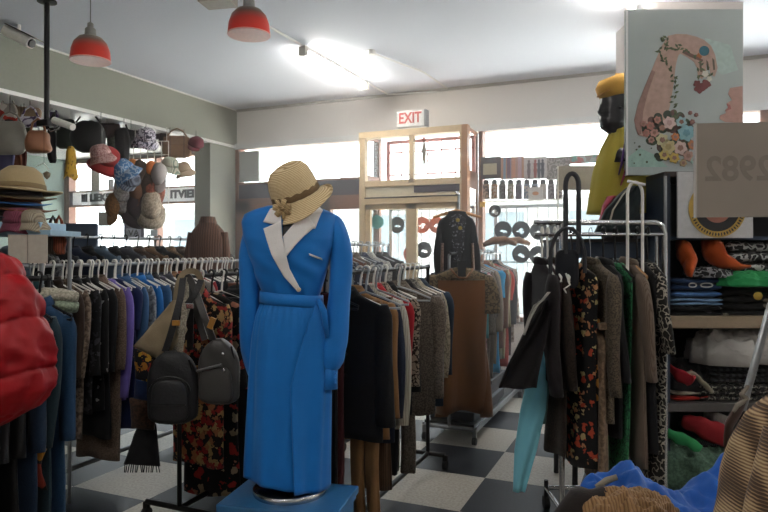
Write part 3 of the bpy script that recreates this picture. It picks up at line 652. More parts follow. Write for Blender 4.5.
# --- rack behind the dress
PM = 'coat rack behind the blue dress'
XM = -1.52
rack('clothes_rack', 'black coat rack standing directly behind the blue dress', XM, 2.9, XM, 4.32, 1.43, M_BLACKM, .13, 'h')
G = [('maroon long gown', 'gown', 'dress', MAR, dict(kind='dress', L_=1.3, hw=.12, sl=0, h='b')),
     ('big black overcoat', 'coat', 'coat', BK, dict(L_=.85, hw=.225, sl=.62, r0=.075, r1=.06)),
     ('camel brown coat', 'coat', 'coat', CAMEL, dict(L_=.88, hw=.225, sl=.6, h='o')),
     ('midnight navy coat', 'coat', 'coat', NV, dict(L_=.9, hw=.22, sl=.62)),
     ('cream long knit cardigan', 'cardigan', 'cardigan', CREAM, dict(L_=.87, hw=.22, sl=.68)),
     ('bright red blouse', 'blouse', 'blouse', fab('bright red', 'a01c26'), dict(kind='shirt', L_=.72, hw=.21, sl=.42)),
     ('leopard print shirt', 'shirt', 'shirt', fab('leopard', '8f8272', 'leopard', '2b2520'), dict(kind='shirt', L_=.75, hw=.22, sl=.5)),
     ('black velvet jacket', 'jacket', 'jacket', BK, dict(kind='jacket', L_=.85, hw=.18)),
     ('grey brown tweed coat', 'coat', 'coat', TAUPE, dict(rot=16, dx=.05, L_=.86, hw=.25, sl=.62, r0=.07)),
     ('mocha brown jacket', 'jacket', 'jacket', fab('mocha', '51433a', 'tweed'), dict(kind='jacket', L_=.9, hw=.22)),
     ('black jacket with red edge', 'jacket', 'jacket', BK, dict(kind='jacket', L_=.85, hw=.22)),
     ('grey leafy blouse', 'blouse', 'blouse', fab('grey leafy', '77736c', 'leopard', '4a4540', .7), dict(kind='shirt', L_=.85, hw=.22)),
     ('pale cream lace blouse', 'blouse', 'blouse', fab('cream lace', 'a59c8a', 'leopard', '807868', .8), dict(kind='shirt', L_=.8, hw=.22)),
     ('dark denim jacket', 'jacket', 'jacket', fab('dark denim', '2b3a4c', 'denim'), dict(kind='jacket', L_=.9, hw=.22))]
row(G, PM, lambda i: (XM - (.08 if i == 0 else 0), 2.93 + .088 * i + (.03 if i > 8 else 0)), 0, 1.43, 'w')
TR = [('tan wide trousers', CAMEL, 3.1, 1.25, .1, .09), ('brown corduroy trousers', fab('corduroy', '5d4635', 'stripes', '4c392b', 3), 3.32, 1.2, .06, .1), ('taupe flared trousers', TAUPE, 3.62, 1.2, .08, .11), ('black straight trousers', BK, 3.5, 1.18, .0, .13)]
for s_, m, y, L_, dx, hw in TR:
    put_hanger(('c', PM), (XM + dx, y - .045, 1.443), 0)
    garment('trousers', s_ + ' showing below the coats on ' + PM, 'trousers', m, (XM + dx, y - .045, 1.443), 0, kind='trousers', L_=L_, hw=hw, t=.025)

# --- rack glimpsed behind, by the doors
PD = 'rear rack facing the glazed doors'
rack('clothes_rack', 'chrome rack of clear hangers standing before the glazed doors', -2.62, 4.75, -2.62, 6.2, 1.60, M_STEEL, .24)
row([(a, a.split()[-1], a.split()[-1], m, dict(kind='coat', L_=.9, sl=.5)) for a, m in (('silver grey blouse', fab('silver grey', '8d9094')), ('navy spotted top', fab('navy spots', '20263a', 'dots', '9aa0a8')), ('russet brown coat', fab('russet', '6a4434')), ('stone grey coat', TAUPE), ('dark blue coat', NV), ('white lace top', fab('white lace', 'b5b2aa', 'leopard', '8f8c86')), ('black party dress', BK), ('charcoal long coat', BK2))], PD, lambda i: (-2.62, 4.85 + .17 * i), 0, 1.60, 'c', jit=10)
for k in range(5): put_hanger(('c', PD), (-2.62, 4.93 + .25 * k, 1.613), radians(rnd.uniform(-10, 10)))

# --- rack with golden dress
PG = 'rack behind the golden dress'
XG = -1.56
rack('clothes_rack', 'black rack with platform base fronted by golden brown dress', XG, 4.95, XG, 6.75, 1.52, M_STEEL, .21, 'rect', low=.12, deck=True)
gold = fab('golden brown velvet', '6f4216', 'silk', rough=.45, sheen=.6)
leo = fab('bronze animal print', '6a5a42', 'leopard', '3f3426', .8)
q = P(461, 250, 5.02)
T = garment('dress', 'golden brown velvet dress with bronze sleeves facing the room', 'dress', gold, (q.x, q.y - .0, 1.53), TH, kind='dress', L_=1.22, hw=.215, sl=0, flare=1.0, fold=.038, t=.045)
body_mesh(.222, .17, .05, 1, 3, 0).build('yoke', leo, T, smooth=2)
for s_ in (-1, 1): sleeve_mesh(.235, .3, s_, 5, .085, .07, out=.04).build('sleeve', leo, T, smooth=2)
for s_ in (-1,): pass
MB().tube([(-.09, -.05, -.1), (-.03, -.08, -.17), (.03, -.08, -.175), (.09, -.05, -.1)], .008, 8).build('cowl_neck', gold, T, smooth=2)
for s_ in (-.7, 1): sleeve_mesh(.15 * abs(s_), .9, 1 if s_ > 0 else -1, 9, .05, .06, top=-.3, out=.06).build('side_drape', gold, T, smooth=2)
bx((-.03, -.06, -.16), (.03, -.045, -.04)).build('neck_label', BK, T, smooth=False)
put_hanger(('b', 'end of the rack holding the golden dress'), (q.x, q.y, 1.535), TH)
G = [('mauve paisley dress', 'dress', 'dress', fab('mauve paisley', '75607a', 'floral', 'b08aa0', 1.6, c3='3f3550'), dict(kind='dress', L_=1.15, sl=.3)),
     ('turquoise blouse', 'blouse', 'blouse', fab('turquoise', '3f8f94'), dict(kind='shirt', L_=.95)),
     ('pink floral dress', 'dress', 'dress', fab('pink floral', '8d5566', 'floral', 'c9b2b0', 1.5, c3='4f2a38'), dict(kind='dress', L_=1.2, sl=.3)),
     ('taupe long cardigan', 'cardigan', 'cardigan', TAUPE, dict(L_=1.0)),
     ('brown grey gown', 'gown', 'dress', fab('brown grey', '5d544c', 'plain'), dict(kind='dress', L_=1.1, sl=.4)),
     ('beige knitted coat', 'coat', 'coat', fab('beige knit', '8c7f6e', 'knit'), dict(L_=1.0)),
     ('sky blue dress', 'dress', 'dress', fab('sky blue', '2f8fc0', 'silk'), dict(kind='dress', L_=1.1, sl=.25)),
     ('russet brown tunic', 'tunic', 'blouse', fab('russet', '6a4434'), dict(kind='shirt', L_=.9)),
     ('cream trimmed tunic', 'tunic', 'blouse', fab('cream trim', 'a99f84', 'stripes', '6f6a48'), dict(kind='shirt', L_=1.0)),
     ('scarlet dress', 'dress', 'dress', fab('scarlet', 'a5392e'), dict(kind='dress', L_=1.1, sl=.3)),
     ('grey wool coat', 'coat', 'coat', BK2, dict(L_=1.0)),
     ('pale floral blouse', 'blouse', 'blouse', fab('pale floral', '9c9488', 'floral', '6a5648', 1.4), dict(kind='shirt', L_=.9))]
row(G, PG, lambda i: (XG, 5.15 + .125 * i), 0, 1.52, 'c')
for k, (px, c_) in enumerate(((478, 'a99274'), (500, '7a5a44'), (515, '8c6a50'))):
    q = P(px, 243, 5.5 + k * .5); T = thing('folded_shawl', ['tan', 'brown', 'russet'][k] + ' folded shawl lying over the silver rail near cut records', 'shawl', q, TH)
    if k: MB().tube([(-.16, 0, -.02), (-.07, 0, .02), (.04, 0, .03), (.15, 0, -.01)], [.02, .035, .035, .02], 12, 1.8).build('cloth', fab('shawl %d' % k, c_, 'tweed'), T, smooth=2)
    else: bpy.data.objects.remove(T)
# red sweaters row by the window
rack('clothes_rack', 'low rack of coral red tops under the window of cut records', -.98, 5.9, -.5, 5.9, 1.32, M_STEEL, .15)
for k in range(5):
    garment('sweater', ['first', 'second', 'third', 'fourth', 'last'][k] + ' coral red sweater counted from the golden dress rack', 'sweater', fab('coral knit', 'a4473a', 'plain'), (-.92 + .09 * k, 5.9, 1.333), pi / 2, kind='sweater', L_=.8, hw=.2, sl=.6, group='coral sweaters under the window')
    put_hanger(('w', 'low rack of coral red tops'), (-.92 + .09 * k, 5.9, 1.333), pi / 2)
# boxes on the platform
for k, (y0, y1, c_, lb) in enumerate(((5.02, 5.5, '1d2a38', 'dark blue storage box with pale band on the rack platform'), (5.56, 6.1, '23242a', 'black storage box on the rack platform behind the blue one'))):
    T = thing('storage_box', lb, 'box', (XG, (y0 + y1) / 2, .16)); h = (y1 - y0) / 2
    bx((-.19, -h, 0), (.19, h, .2)).build('box', mat('box %d' % k, c_, .5), T, smooth=False, bev=.008); bx((-.193, -h - .003, .075), (.193, h + .003, .105)).build('band', mat('pale tape', '77808a', .5), T, smooth=False)
    bx((-.2, -h - .01, .2), (.2, h + .01, .24)).build('lid', mat('box lid', '17181c', .5), T, smooth=False, bev=.008)
# black sequinned jacket on hanger above
q = P(457, 208, 5.35); seq = fab('black sequins', '1a1b20', 'sequin', '8a8a92', .9, c3='3a3b44'); plainb = fab('soft black', '1b1c21')
T = thing('display_stand', 'upright chrome arm lifting the black jacket over the rack', 'display arm', (q.x, q.y + .05, 0))
MB().tube([(0, 0, 0.16), (0, 0, q.z + .12), (0, -.05, q.z + .135)], .011, 10).build('post', M_CHROME, T); MB().tube([(-.0, -.05, q.z + .135), (0, -.09, q.z + .13)], .006, 8).build('hook', M_CHROME, T)
put_hanger(('o', 'display arm over the golden dress'), (q.x, q.y, q.z + .10), TH)
T = garment('jacket', 'black sequinned jacket with brass buttons hung high over golden dress', 'jacket', plainb, (q.x, q.y, q.z + .09), TH, kind='sweater', L_=.66, hw=.14, sl=.5, r0=.05, r1=.045, t=.04)
b = body_mesh(.10, .52, .05, 1.1, 4, 0); b.build('sequin_panel', seq, T, smooth=2)
for z, x in ((-.17, .0), (-.235, .02)): MB().lathe([(.004, -.004), (.017, 0), (.004, .004)], 12, Matrix.Translation((x, -.06, z)) @ Matrix.Rotation(pi / 2, 4, 'X')).build('brass_button', mat('brass', 'b49a4c', .3, .7), T)
for s_ in (-1, 1): MB().tube([(s_ * .125, -.035, -.36), (s_ * .13, -.04, -.62)], [.022, .03], 10, .5).build('beige_panel', fab('pinkish beige', '8f7668', 'leopard', '6f5a50'), T)

# ================================================================== BLUE DRESS
k_ = 2.97 / F; MX, MDp = (290 - 384) / F * 2.97, 2.97
def lx(px): return (px - 290) * k_
def lz(py): return HC - (py - HZ) * k_
mloc = LD(MX, MDp)
ped = LD(-.43, 2.93)
T = thing('pedestal', 'blue painted wooden pedestal under the blue dress', 'pedestal', (ped.x, ped.y, 0), radians(9.5))
M_BLUEP = mat('blue painted wood', '275a86', .35, bump=.05, bscale=60)
bx((-.255, -.165, 0), (.255, .165, .395)).build('body', M_BLUEP, T, smooth=False, bev=.004)
bx((-.275, -.185, .395), (.275, .185, .43)).build('top_board', M_BLUEP, T, smooth=False, bev=.006)
bx((-.265, -.175, .37), (.265, .175, .395)).build('moulding', M_BLUEP, T, smooth=False, bev=.006)
TAB = [(1.765, .0, .075, .06), (1.75, .0, .11, .075), (1.735, .0, .165, .085), (1.715, .0, .208, .094), (1.68, 0, .222, .105), (1.60, 0, .212, .125), (1.52, .0, .187, .132), (1.42, .004, .157, .115), (1.345, .008, .130, .098), (1.29, .008, .14, .10)]
def bod(z): return interp(TAB, z)
def yf(x, z, off=0):
    cx, hw, hd = bod(z); t = min(.98, abs((x - cx) / hw)); return -hd * (1 - t ** 2.3) ** (1 / 2.3) - off
MQ = thing('mannequin', 'headless black shop mannequin on round chrome base wearing the blue dress', 'mannequin', (mloc.x, mloc.y, 0), TH)
n = 40; rings = []
for z, cx, hw, hd in [(1.90, .01, .02, .02), (1.885, .01, .06, .065), (1.84, .01, .072, .08), (1.80, .008, .055, .06), (1.765, .004, .05, .05), (1.745, 0, .075, .058)] + [(z, *[bod(z)[0], bod(z)[1] * .93, bod(z)[2] * .93]) for z in (1.73, 1.70, 1.66, 1.6, 1.52, 1.42, 1.34)] + [(1.2, .005, .15, .1), (1.05, 0, .15, .1), (1.0, 0, .1, .08)]:
    rings.append([(cx + hw * se(2 * pi * j / n)[0], hd * se(2 * pi * j / n)[1], z) for j in range(n)])
MB().loft(rings).build('torso', mat('black mannequin skin', '141416', .5), MQ, smooth=2)
MB().tube([(0, 0, .45), (0, 0, 1.05)], .018, 14).build('pole', M_CHROME, MQ)
MB().lathe([(.168, .43), (.17, .435), (.17, .452), (.164, .458), (.03, .462), (.03, .49), (.018, .5)], 56).build('round_base', M_CHROME, MQ)
DR = thing('dress', 'long royal blue wrap dress with white lapels on the mannequin', 'dress', (mloc.x, mloc.y, 0), TH)
BLUE = fab('royal blue crepe', '0767b2', 'silk', rough=.6, sheen=.3); WHT = fab('white lapel cloth', 'e8e4e2', 'plain', rough=.8)
def pip(x, y, poly):
    r = False; j = len(poly) - 1
    for i in range(len(poly)):
        if (poly[i][1] > y) != (poly[j][1] > y) and x < (poly[j][0] - poly[i][0]) * (y - poly[i][1]) / (poly[j][1] - poly[i][1]) + poly[i][0]: r = not r
        j = i
    return r
V_ = [(lx(a), lz(b_)) for a, b_ in ((283, 200), (309, 200), (305, 213), (288, 238), (285, 213))]
n = 120; rings = []; zz = [1.752 - (1.752 - 1.30) * i / 60 for i in range(61)]
for z in zz:
    cx, hw, hd = bod(z); rg = []
    for j in range(n):
        a = 2 * pi * j / n; c, s_ = se(a); x = cx + hw * c; y = hd * s_
        g = max(0, min(1, (1.45 - z) / .12)); y -= (.004 * sin(x * 95) + .002 * sin(x * 40 + z * 20)) * g * (1 if s_ < 0 else 0)
        y -= .006 * sin((x * 1.0 + z * 1.6) * 42) * max(0, 1 - abs(z - 1.47) / .14) * (1 if s_ < 0 else 0) * (.5 + .5 * abs(c))
        rg.append((x, y, z))
    rings.append(rg)
b = MB().loft(rings, (False, False)); 
b.f = [f for f in b.f if not (all(b.v[i][1] < 0 for i in f) and pip(sum(b.v[i][0] for i in f) / 4, sum(b.v[i][2] for i in f) / 4, V_))]
b.build('bodice', BLUE, DR, smooth=2, solid=.003)
# skirt
ST = [(1.335, .008, .134, .103), (1.30, .008, .144, .112), (1.25, .006, .165, .122), (1.15, .003, .18, .13), (1.0, -.004, .186, .138), (.8, -.012, .186, .145), (.6, -.018, .186, .15), (.47, -.020, .186, .152)]
def skirt_pt(a, z, off=0, hem=True):
    cx, hw, hd = interp(ST, z); c, s_ = se(a, 2.15); g = min(1, (1.34 - z) / .5); top = max(0, 1 - (1.335 - z) / .35)
    fo = .006 * g * sin(9 * a + .6 + z * .8) + .002 * g * sin(15 * a - z * 1.5) + .0018 * top * sin(34 * a) + .007 * g * sin(4 * a + z * 3)
    h = hw + fo + off; d_ = hd + fo + off
    # asymmetric hem: lower to the right
    return (cx + h * c, d_ * s_, z)
n = 144; rings = []
for i in range(56):
    t = i / 55; rg = []
    for j in range(n):
        a = 2 * pi * j / n; zb = .492 - .028 * cos(a) * 1.0; rg.append(skirt_pt(a, 1.335 + (zb - 1.335) * t))
    rings.append(rg)
MB().loft(rings, (False, False)).build('skirt', BLUE, DR, smooth=2, solid=.003)
# overlapping wrap panel: edge falls from waist to hem
rings = []
for i in range(50):
    t = i / 49; rg = []
    for j in range(40):
        s_ = j / 39
        xe = lx(318 - 24 * min(1, t * 2.2) ** .8) if t < .5 else lx(294 + 3 * (t - .5) * 2)
        cx, hw, hd = interp(ST, 1.335 - .85 * t)
        a0 = -math.acos(max(-1, min(1, (xe - cx) / hw)));  # front edge angle
        a = a0 + (0.5 - a0) * s_
        zb = .484 - .03 * cos(a); z = 1.335 + (zb - 1.335) * t
        o_ = .009 * min(1, t * 5) + .008 * max(0, 1 - s_ * 6); rg.append(skirt_pt(a, z, o_))
    rings.append(rg)
MB().loft(rings, (False, False), closed=False).build('wrap_panel', BLUE, DR, smooth=2, solid=.003)
# belt
rings = []
for z, o_ in ((1.352, .002), (1.350, .007), (1.30, .009), (1.298, .003)):
    rg = []
    for j in range(60):
        cx, hw, hd = .008, .139, .110; c, s_ = se(2 * pi * j / 60); rg.append((cx + (hw + o_) * c, (hd + o_) * s_, z - .01 * c * 0 - .012 * cos(2 * pi * j / 60)))
    rings.append(rg)
MB().loft(rings, (False, False)).build('belt', BLUE, DR, smooth=2)
MB().tube([(lx(320), -.09, lz(298)), (lx(326), -.1, lz(310)), (lx(329), -.1, lz(335))], [.012, .016, .01], 10, .4).build('belt_tie', BLUE, DR, smooth=2)
# sleeves
def dsl(pts, nm_='sleeve', extra=0):
    P_ = [(lx(a), y_, lz(b_)) for a, b_, r_, y_ in pts]; R_ = [r_ * k_ for a, b_, r_, y_ in pts]; N_ = 46; pp = []; rr = []
    for i in range(N_):
        t = i / (N_ - 1) * (len(P_) - 1); k = min(int(t), len(P_) - 2); f = t - k; f2 = f
        p0 = Vector(P_[max(k - 1, 0)]); p1 = Vector(P_[k]); p2 = Vector(P_[k + 1]); p3 = Vector(P_[min(k + 2, len(P_) - 1)])
        pp.append(.5 * ((2 * p1) + (p2 - p0) * f + (2 * p0 - 5 * p1 + 4 * p2 - p3) * f * f + (3 * p1 - p0 - 3 * p2 + p3) * f ** 3)); rr.append(R_[k] + (R_[k + 1] - R_[k]) * f)
    b = MB().tube(pp, rr, 28)
    for i in range(N_):
        for j in range(28):
            v = Vector(b.v[i * 28 + j]); c = pp[i]; d_ = v - c; q_ = i / (N_ - 1)
            f = 1 + .07 * sin(5 * 2 * pi * j / 28 + q_ * 3) * (max(0, 1 - q_ * 6) + max(0, (q_ - .55) * 2.2)) + .03 * sin(q_ * 22 + j * .5) * (q_ > .3)
            b.v[i * 28 + j] = tuple(c + d_ * f)
    b.build(nm_, BLUE, DR, smooth=2)
dsl([(262, 221, 5, 0), (256, 226, 9.5, 0), (250.5, 250, 10.5, -.005), (250, 285, 10, -.01), (250, 320, 10, 0), (251, 350, 11, .02), (256, 375, 9, .04), (260, 386, 6, .05)])
dsl([(326, 220, 5, 0), (334, 225, 10, 0), (341, 250, 11, -.005), (340.5, 285, 11, -.015), (338, 315, 11.5, -.03), (335.5, 340, 12.5, -.04), (333, 356, 11.5, -.05), (331.5, 366, 8, -.05)])
MB().tube([(lx(331), -.05, lz(365)), (lx(330.5), -.052, lz(375)), (lx(330.5), -.054, lz(386))], [.037, .036, .038], 20).build('cuff', BLUE, DR, smooth=2)
MB().tube([(lx(262), .05, lz(384)), (lx(264), .05, lz(400))], [.03, .033], 20).build('cuff', BLUE, DR, smooth=2)
for z in (370, 375, 380): MB().lathe([(.001, -.004), (.006, 0), (.001, .004)], 10, Matrix.Translation((lx(337), -.08, lz(z)))).build('cuff_button', BLUE, DR)
def flat(name, poly, m, off, th=.004):
    bm = bmesh.new(); vs = [bm.verts.new((lx(a), 0, lz(b_))) for a, b_ in poly]; f = bm.faces.new(vs); bmesh.ops.triangulate(bm, faces=[f])
    for _ in range(4):
        es = [e for e in bm.edges if e.calc_length() > .012]
        if es: bmesh.ops.subdivide_edges(bm, edges=es, cuts=1, use_grid_fill=True); bmesh.ops.triangulate(bm, faces=bm.faces[:])
    for v in bm.verts: v.co.y = yf(v.co.x, min(v.co.z, 1.752), off) if v.co.z < 1.7 else yf(v.co.x, min(v.co.z, 1.752), off)
    me = bpy.data.meshes.new(name); bm.to_mesh(me); bm.free(); me.materials.append(m)
    for p in me.polygons: p.use_smooth = True
    o = bpy.data.objects.new(name, me); COL.objects.link(o); o.parent = DR; md = o.modifiers.new('t', 'SOLIDIFY'); md.thickness = th; md.offset = 0; return o
flat('lapel', [(279, 225), (268.4, 229.5), (276.7, 254), (288, 275), (301.5, 290.5), (303, 286), (294, 268), (287, 238), (285.5, 222)], WHT, .016)
flat('collar', [(273.8, 210), (267.7, 223), (279, 225.5), (285.5, 223), (284.5, 211), (279, 208.5)], WHT, .012)
flat('lapel', [(317.5, 227), (305.6, 228), (307.6, 236.4), (299, 246), (289.6, 258), (287.6, 237), (303.5, 217), (309, 214)], WHT, .010)
flat('collar', [(318.5, 206.5), (324, 211), (317.6, 229.5), (307, 229), (304, 217.5), (309, 209)], WHT, .007)
flat('pocket_trim', [(312, 253), (312.3, 255), (324, 260), (323.6, 257.8)], WHT, .006)
MB().lathe([(.001, -.006), (.011, 0), (.001, .006)], 14, Matrix.Translation((lx(302), yf(lx(302), lz(288), .018), lz(288))) @ Matrix.Rotation(pi / 2, 4, 'X')).build('button', mat('pearl', 'c9b9a4', .3), DR)
# straw hat
hp = LD(MX + lx(299), MDp + .005); hp.z = lz(195)
H = thing('straw_hat', 'woven straw cloche hat with straw flower on top of the dress mannequin', 'hat', hp, TH)
H.rotation_euler = (radians(20), radians(-20), TH); H.scale = (1.06, 1.06, 1.16)
STRAW = fab('woven straw', 'e0cba4', 'straw', 'ab8e64')
cw = [(.001, .128), (.05, .126), (.075, .117), (.093, .095), (.102, .06), (.106, .02), (.109, .0)]
MB().lathe(cw, 48, wob=lambda q_, a, i: Vector((q_.x * 1.0 - .012, q_.y * 1.05, q_.z + .006 * sin(a + 1) * (i < 4)))).build('crown', STRAW, H, smooth=2, solid=.004)
def brimw(q_, a, i):
    t = max(0, (i - 1) / 7); up = .02 * t * max(0, cos(a - .35)) ** 2 - .028 * t * max(0, cos(a - pi * 1.3)); s_ = 1 + .02 * t * max(0, cos(a - .2))
    return Vector((q_.x * s_ - .012, q_.y * 1.05 * s_, q_.z + up + .003 * sin(a * 5) * t))
rings = [(.108, .004), (.112, -.004), (.12, -.012), (.127, -.018), (.134, -.024), (.141, -.030), (.148, -.034), (.154, -.036), (.157, -.034)]
b = MB(); rr = []
for i, (r, z) in enumerate(rings): rr.append([brimw(Vector((r * cos(2 * pi * j / 64), r * sin(2 * pi * j / 64), z)), 2 * pi * j / 64, i) for j in range(64)])
b.loft(rr, (False, False)); b.build('brim', STRAW, H, smooth=2, solid=.004)
MB().lathe([(.108, .0), (.1105, .004), (.1085, .028), (.106, .03)], 48, wob=lambda q_, a, i: Vector((q_.x - .012, q_.y * 1.05, q_.z + .003 * sin(a * 16)))).build('hat_band', fab('dark straw band', '7e674a', 'straw', '57432c', 1.5), H, smooth=2)
for k in range(7):
    a = k * 2 * pi / 7; c0 = Vector((-.075, -.105, .0)); e = c0 + Vector((.036 * cos(a), -.025 + .005 * sin(3 * a), .038 * sin(a)))
    MB().tube([c0, (c0 + e) / 2 + Vector((0, -.015, 0)), e, e + Vector((0, .006, 0))], [.006, .014, .012, .003], 10, .45).build('flower_petal', fab('straw petal', 'dcc295', 'straw', '7c6243'), H, smooth=2)
MB().lathe([(.001, -.01), (.011, 0), (.001, .01)], 12, Matrix.Translation((-.075, -.13, .0))).build('flower_centre', MATS['straw petal'], H)

# ================================================================== BAGS ON THE RACK END
def backpack(label, px, py, d, w_, h, t, m, rz=0, style=0):
    q = P(px, py, d); T = thing('backpack', label, 'backpack', q, TH + rz)   # centre of body
    def prof(zn): # zn 0 bottom .. 1 top
        tp = (1 - max(0, (zn - .6) / .4) ** 2 * (.55 if style == 0 else .72)); bt = 1 - max(0, (.1 - zn) / .1) ** 2 * .2
        return w_ / 2 * tp * bt
    rings = []
    for i in range(26):
        zn = i / 25; e = sqrt(max(.02, 1 - abs(2 * zn - 1) ** 8)); hw = prof(zn) * (.6 + .4 * e); hd = t / 2 * (.45 + .55 * e)
        rings.append([(hw * se(2 * pi * j / 32, 3.2)[0], hd * se(2 * pi * j / 32, 3.2)[1] + .004 * sin(zn * 14 + j), (zn - .5) * h) for j in range(32)])
    MB().loft(rings).build('bag_body', m, T, smooth=2)
    # front pocket
    rings = []
    for i in range(16):
        zn = i / 15; e = sqrt(max(.03, 1 - abs(2 * zn - 1) ** 5)); hw = w_ * (.40 if style == 0 else .43) * e * (1 - .15 * zn)
        rings.append([(hw * se(2 * pi * j / 28, 3)[0], -t / 2 + .02 * e * se(2 * pi * j / 28, 3)[1] - .006, (-.47 + zn * (.62 if style == 0 else .58)) * h) for j in range(28)])
    MB().loft(rings).build('front_pocket', m, T, smooth=2)
    zp = mat('zip metal', '6a6a6c', .35, .7)
    if style == 0:
        b = MB().tube([(w_ * .41 * cos(a), -t / 2 - .022, h * (-.02 + .2 * sin(a))) for a in [pi * k / 16 for k in range(17)]], .004, 6); b.build('zipper', mat('black zip', '050506', .4), T)
        MB().tube([(w_ * .33, -t / 2 - .03, -h * .2), (-w_ * .33, -t / 2 - .03, -h * .2)], .0035, 6).build('pocket_seam', mat('black zip', '050506', .4), T)
    else:
        MB().tube([(-w_ * .42, -t / 2 - .028, h * .03), (w_ * .2, -t / 2 - .032, h * .14)], .007, 8).build('zipper', zp, T)
        for x, z in ((w_ * .22, h * .30), (w_ * .24, h * .05)): MB().lathe([(.002, -.003), (.008, 0), (.002, .003)], 10, Matrix.Translation((x, -t / 2 - .03, z)) @ Matrix.Rotation(pi / 2, 4, 'X')).build('rivet', M_CHROME, T)
    MB().tube([(-w_ * .36, -t * .4, h * .4), (-w_ * .47, -t * .1, 0), (-w_ * .45, -t * .1, -h * .42), (0, -t * .2, -h * .5), (w_ * .45, -t * .1, -h * .42), (w_ * .47, -t * .1, 0), (w_ * .36, -t * .4, h * .4)], .005, 6).build('piping', mat('black zip', '050506', .4), T)
    return T, q
LEA = mat('black canvas', '17171a', .6, bump=.3, bscale=90); LEG = mat('dark grey leather', '3d3b39', .42, bump=.12, bscale=120)
def strap(T, q, pts, w_, m, name='strap'):
    b = MB(); PP = [P(*p) - q for p in pts]
    Ri = Matrix.Rotation(-T.rotation_euler.z, 3, 'Z'); PP = [Ri @ p for p in PP]
    out = []
    for i in range(len(PP) - 1):
        for k in range(5): 
            t = k / 5; p0 = PP[max(i - 1, 0)]; p1 = PP[i]; p2 = PP[i + 1]; p3 = PP[min(i + 2, len(PP) - 1)]
            out.append(.5 * ((2 * p1) + (p2 - p0) * t + (2 * p0 - 5 * p1 + 4 * p2 - p3) * t * t + (3 * p1 - p0 - 3 * p2 + p3) * t ** 3))
    out.append(PP[-1])
    rings = []
    for i, p in enumerate(out):
        t = (out[min(i + 1, len(out) - 1)] - out[max(i - 1, 0)]).normalized(); s_ = t.cross(Vector((0, 1, 0))).normalized() if abs(t.y) < .95 else Vector((1, 0, 0)); n_ = s_.cross(t)
        rings.append([p + s_ * w_ / 2 + n_ * .003, p + s_ * w_ / 2 - n_ * .003, p - s_ * w_ / 2 - n_ * .003, p - s_ * w_ / 2 + n_ * .003])
    b.loft(rings); return b.build(name, m, T)
T, q = backpack('black canvas backpack hanging lower beside the striped coat hem', 173, 387, 3.3, .255, .37, .1, LEA, .05, 0)
strap(T, q, [(165, 352, 3.3), (172, 330, 3.28), (180, 300, 3.3), (184, 277, 3.38), (190, 300, 3.4), (190, 350, 3.38)], .034, LEA)
strap(T, q, [(180, 352, 3.28), (183, 325, 3.26), (186, 295, 3.32), (185, 278, 3.38)], .03, fab('cream webbing', '8f8778', 'tweed'))
T, q = backpack('dark grey leather sling backpack with slanting zip beside the blue dress', 219, 371, 3.3, .215, .335, .08, LEG, -.12, 1)
strap(T, q, [(213, 340, 3.28), (205, 318, 3.26), (195, 290, 3.32), (188, 277, 3.38), (193, 300, 3.4), (205, 340, 3.38)], .036, LEG)
b = MB(); o = bx((-.015, -.012, -.03), (.015, 0, .03)).build('tan_tab', mat('tan leather', '9a6a22', .5), T, smooth=False, bev=.003); o.location = Matrix.Rotation(-T.rotation_euler.z, 3, 'Z') @ (P(212, 323, 3.23) - q); o.rotation_euler.y = .4
# khaki tote
q = P(160, 325, 3.42); T = thing('tote_bag', 'khaki canvas bag with buckled strap slung beside the backpacks', 'bag', q, TH)
KH = fab('khaki canvas', '8b7b62', 'plain'); b = MB()
def sheetbag(T, q, quad, th, m, name, n=14, bulge=.03, y_=0):
    Ri = Matrix.Rotation(-T.rotation_euler.z, 3, 'Z'); A, B, C, D = [Ri @ (P(*p) - q) for p in quad]; fr = []; bk = []
    for i in range(n):
        for j in range(n):
            u, v = i / (n - 1), j / (n - 1); p = A.lerp(B, u).lerp(D.lerp(C, u), v); e = (sin(pi * u) * sin(pi * v)) ** .5
            w2_ = .012 * noise.noise(p * 18)
            fr.append(p + Vector((0, -bulge * e - th / 2 + w2_, 0))); bk.append(p + Vector((0, bulge * e * .5 + th / 2, 0)))
    fs = []; N2 = n * n
    for i in range(n - 1):
        for j in range(n - 1):
            a = i * n + j; fs.append((a, a + 1, a + n + 1, a + n)); fs.append((N2 + a, N2 + a + n, N2 + a + n + 1, N2 + a + 1))
    for i in range(n - 1):
        for a, b_ in (((i) * n, (i + 1) * n), ((i + 1) * n + n - 1, i * n + n - 1), (i + 1, i), ((n - 1) * n + i, (n - 1) * n + i + 1)): fs.append((a, b_, N2 + b_, N2 + a))
    return MB().add(fr + bk, fs).build(name, m, T, smooth=2)
sheetbag(T, q, [(176, 297, 3.4), (187, 330, 3.36), (170, 365, 3.36), (134, 346, 3.4)], .02, KH, 'bag_body', bulge=.04)
strap(T, q, [(176, 300, 3.36), (178, 285, 3.36), (184, 273, 3.38), (196, 272, 3.4), (202, 285, 3.4), (196, 300, 3.36)], .03, KH)
strap(T, q, [(176, 320, 3.32), (187, 305, 3.3), (196, 292, 3.3), (201, 280, 3.34)], .032, LEA, 'buckled_strap')
for px, py in ((190, 306), (176, 323)): 
    o = bx((-.02, -.006, -.014), (.02, .006, .014)).build('buckle', mat('tan leather', '9a6a22', .5) if py > 310 else M_CHROME, T, smooth=False, bev=.003); o.location = Matrix.Rotation(-TH, 3, 'Z') @ (P(px, py, 3.27) - q)
q = P(190, 330, 3.3); T = thing('shoulder_bag', 'cream edged canvas pouch tucked between the khaki bag and backpacks', 'bag', q, TH)
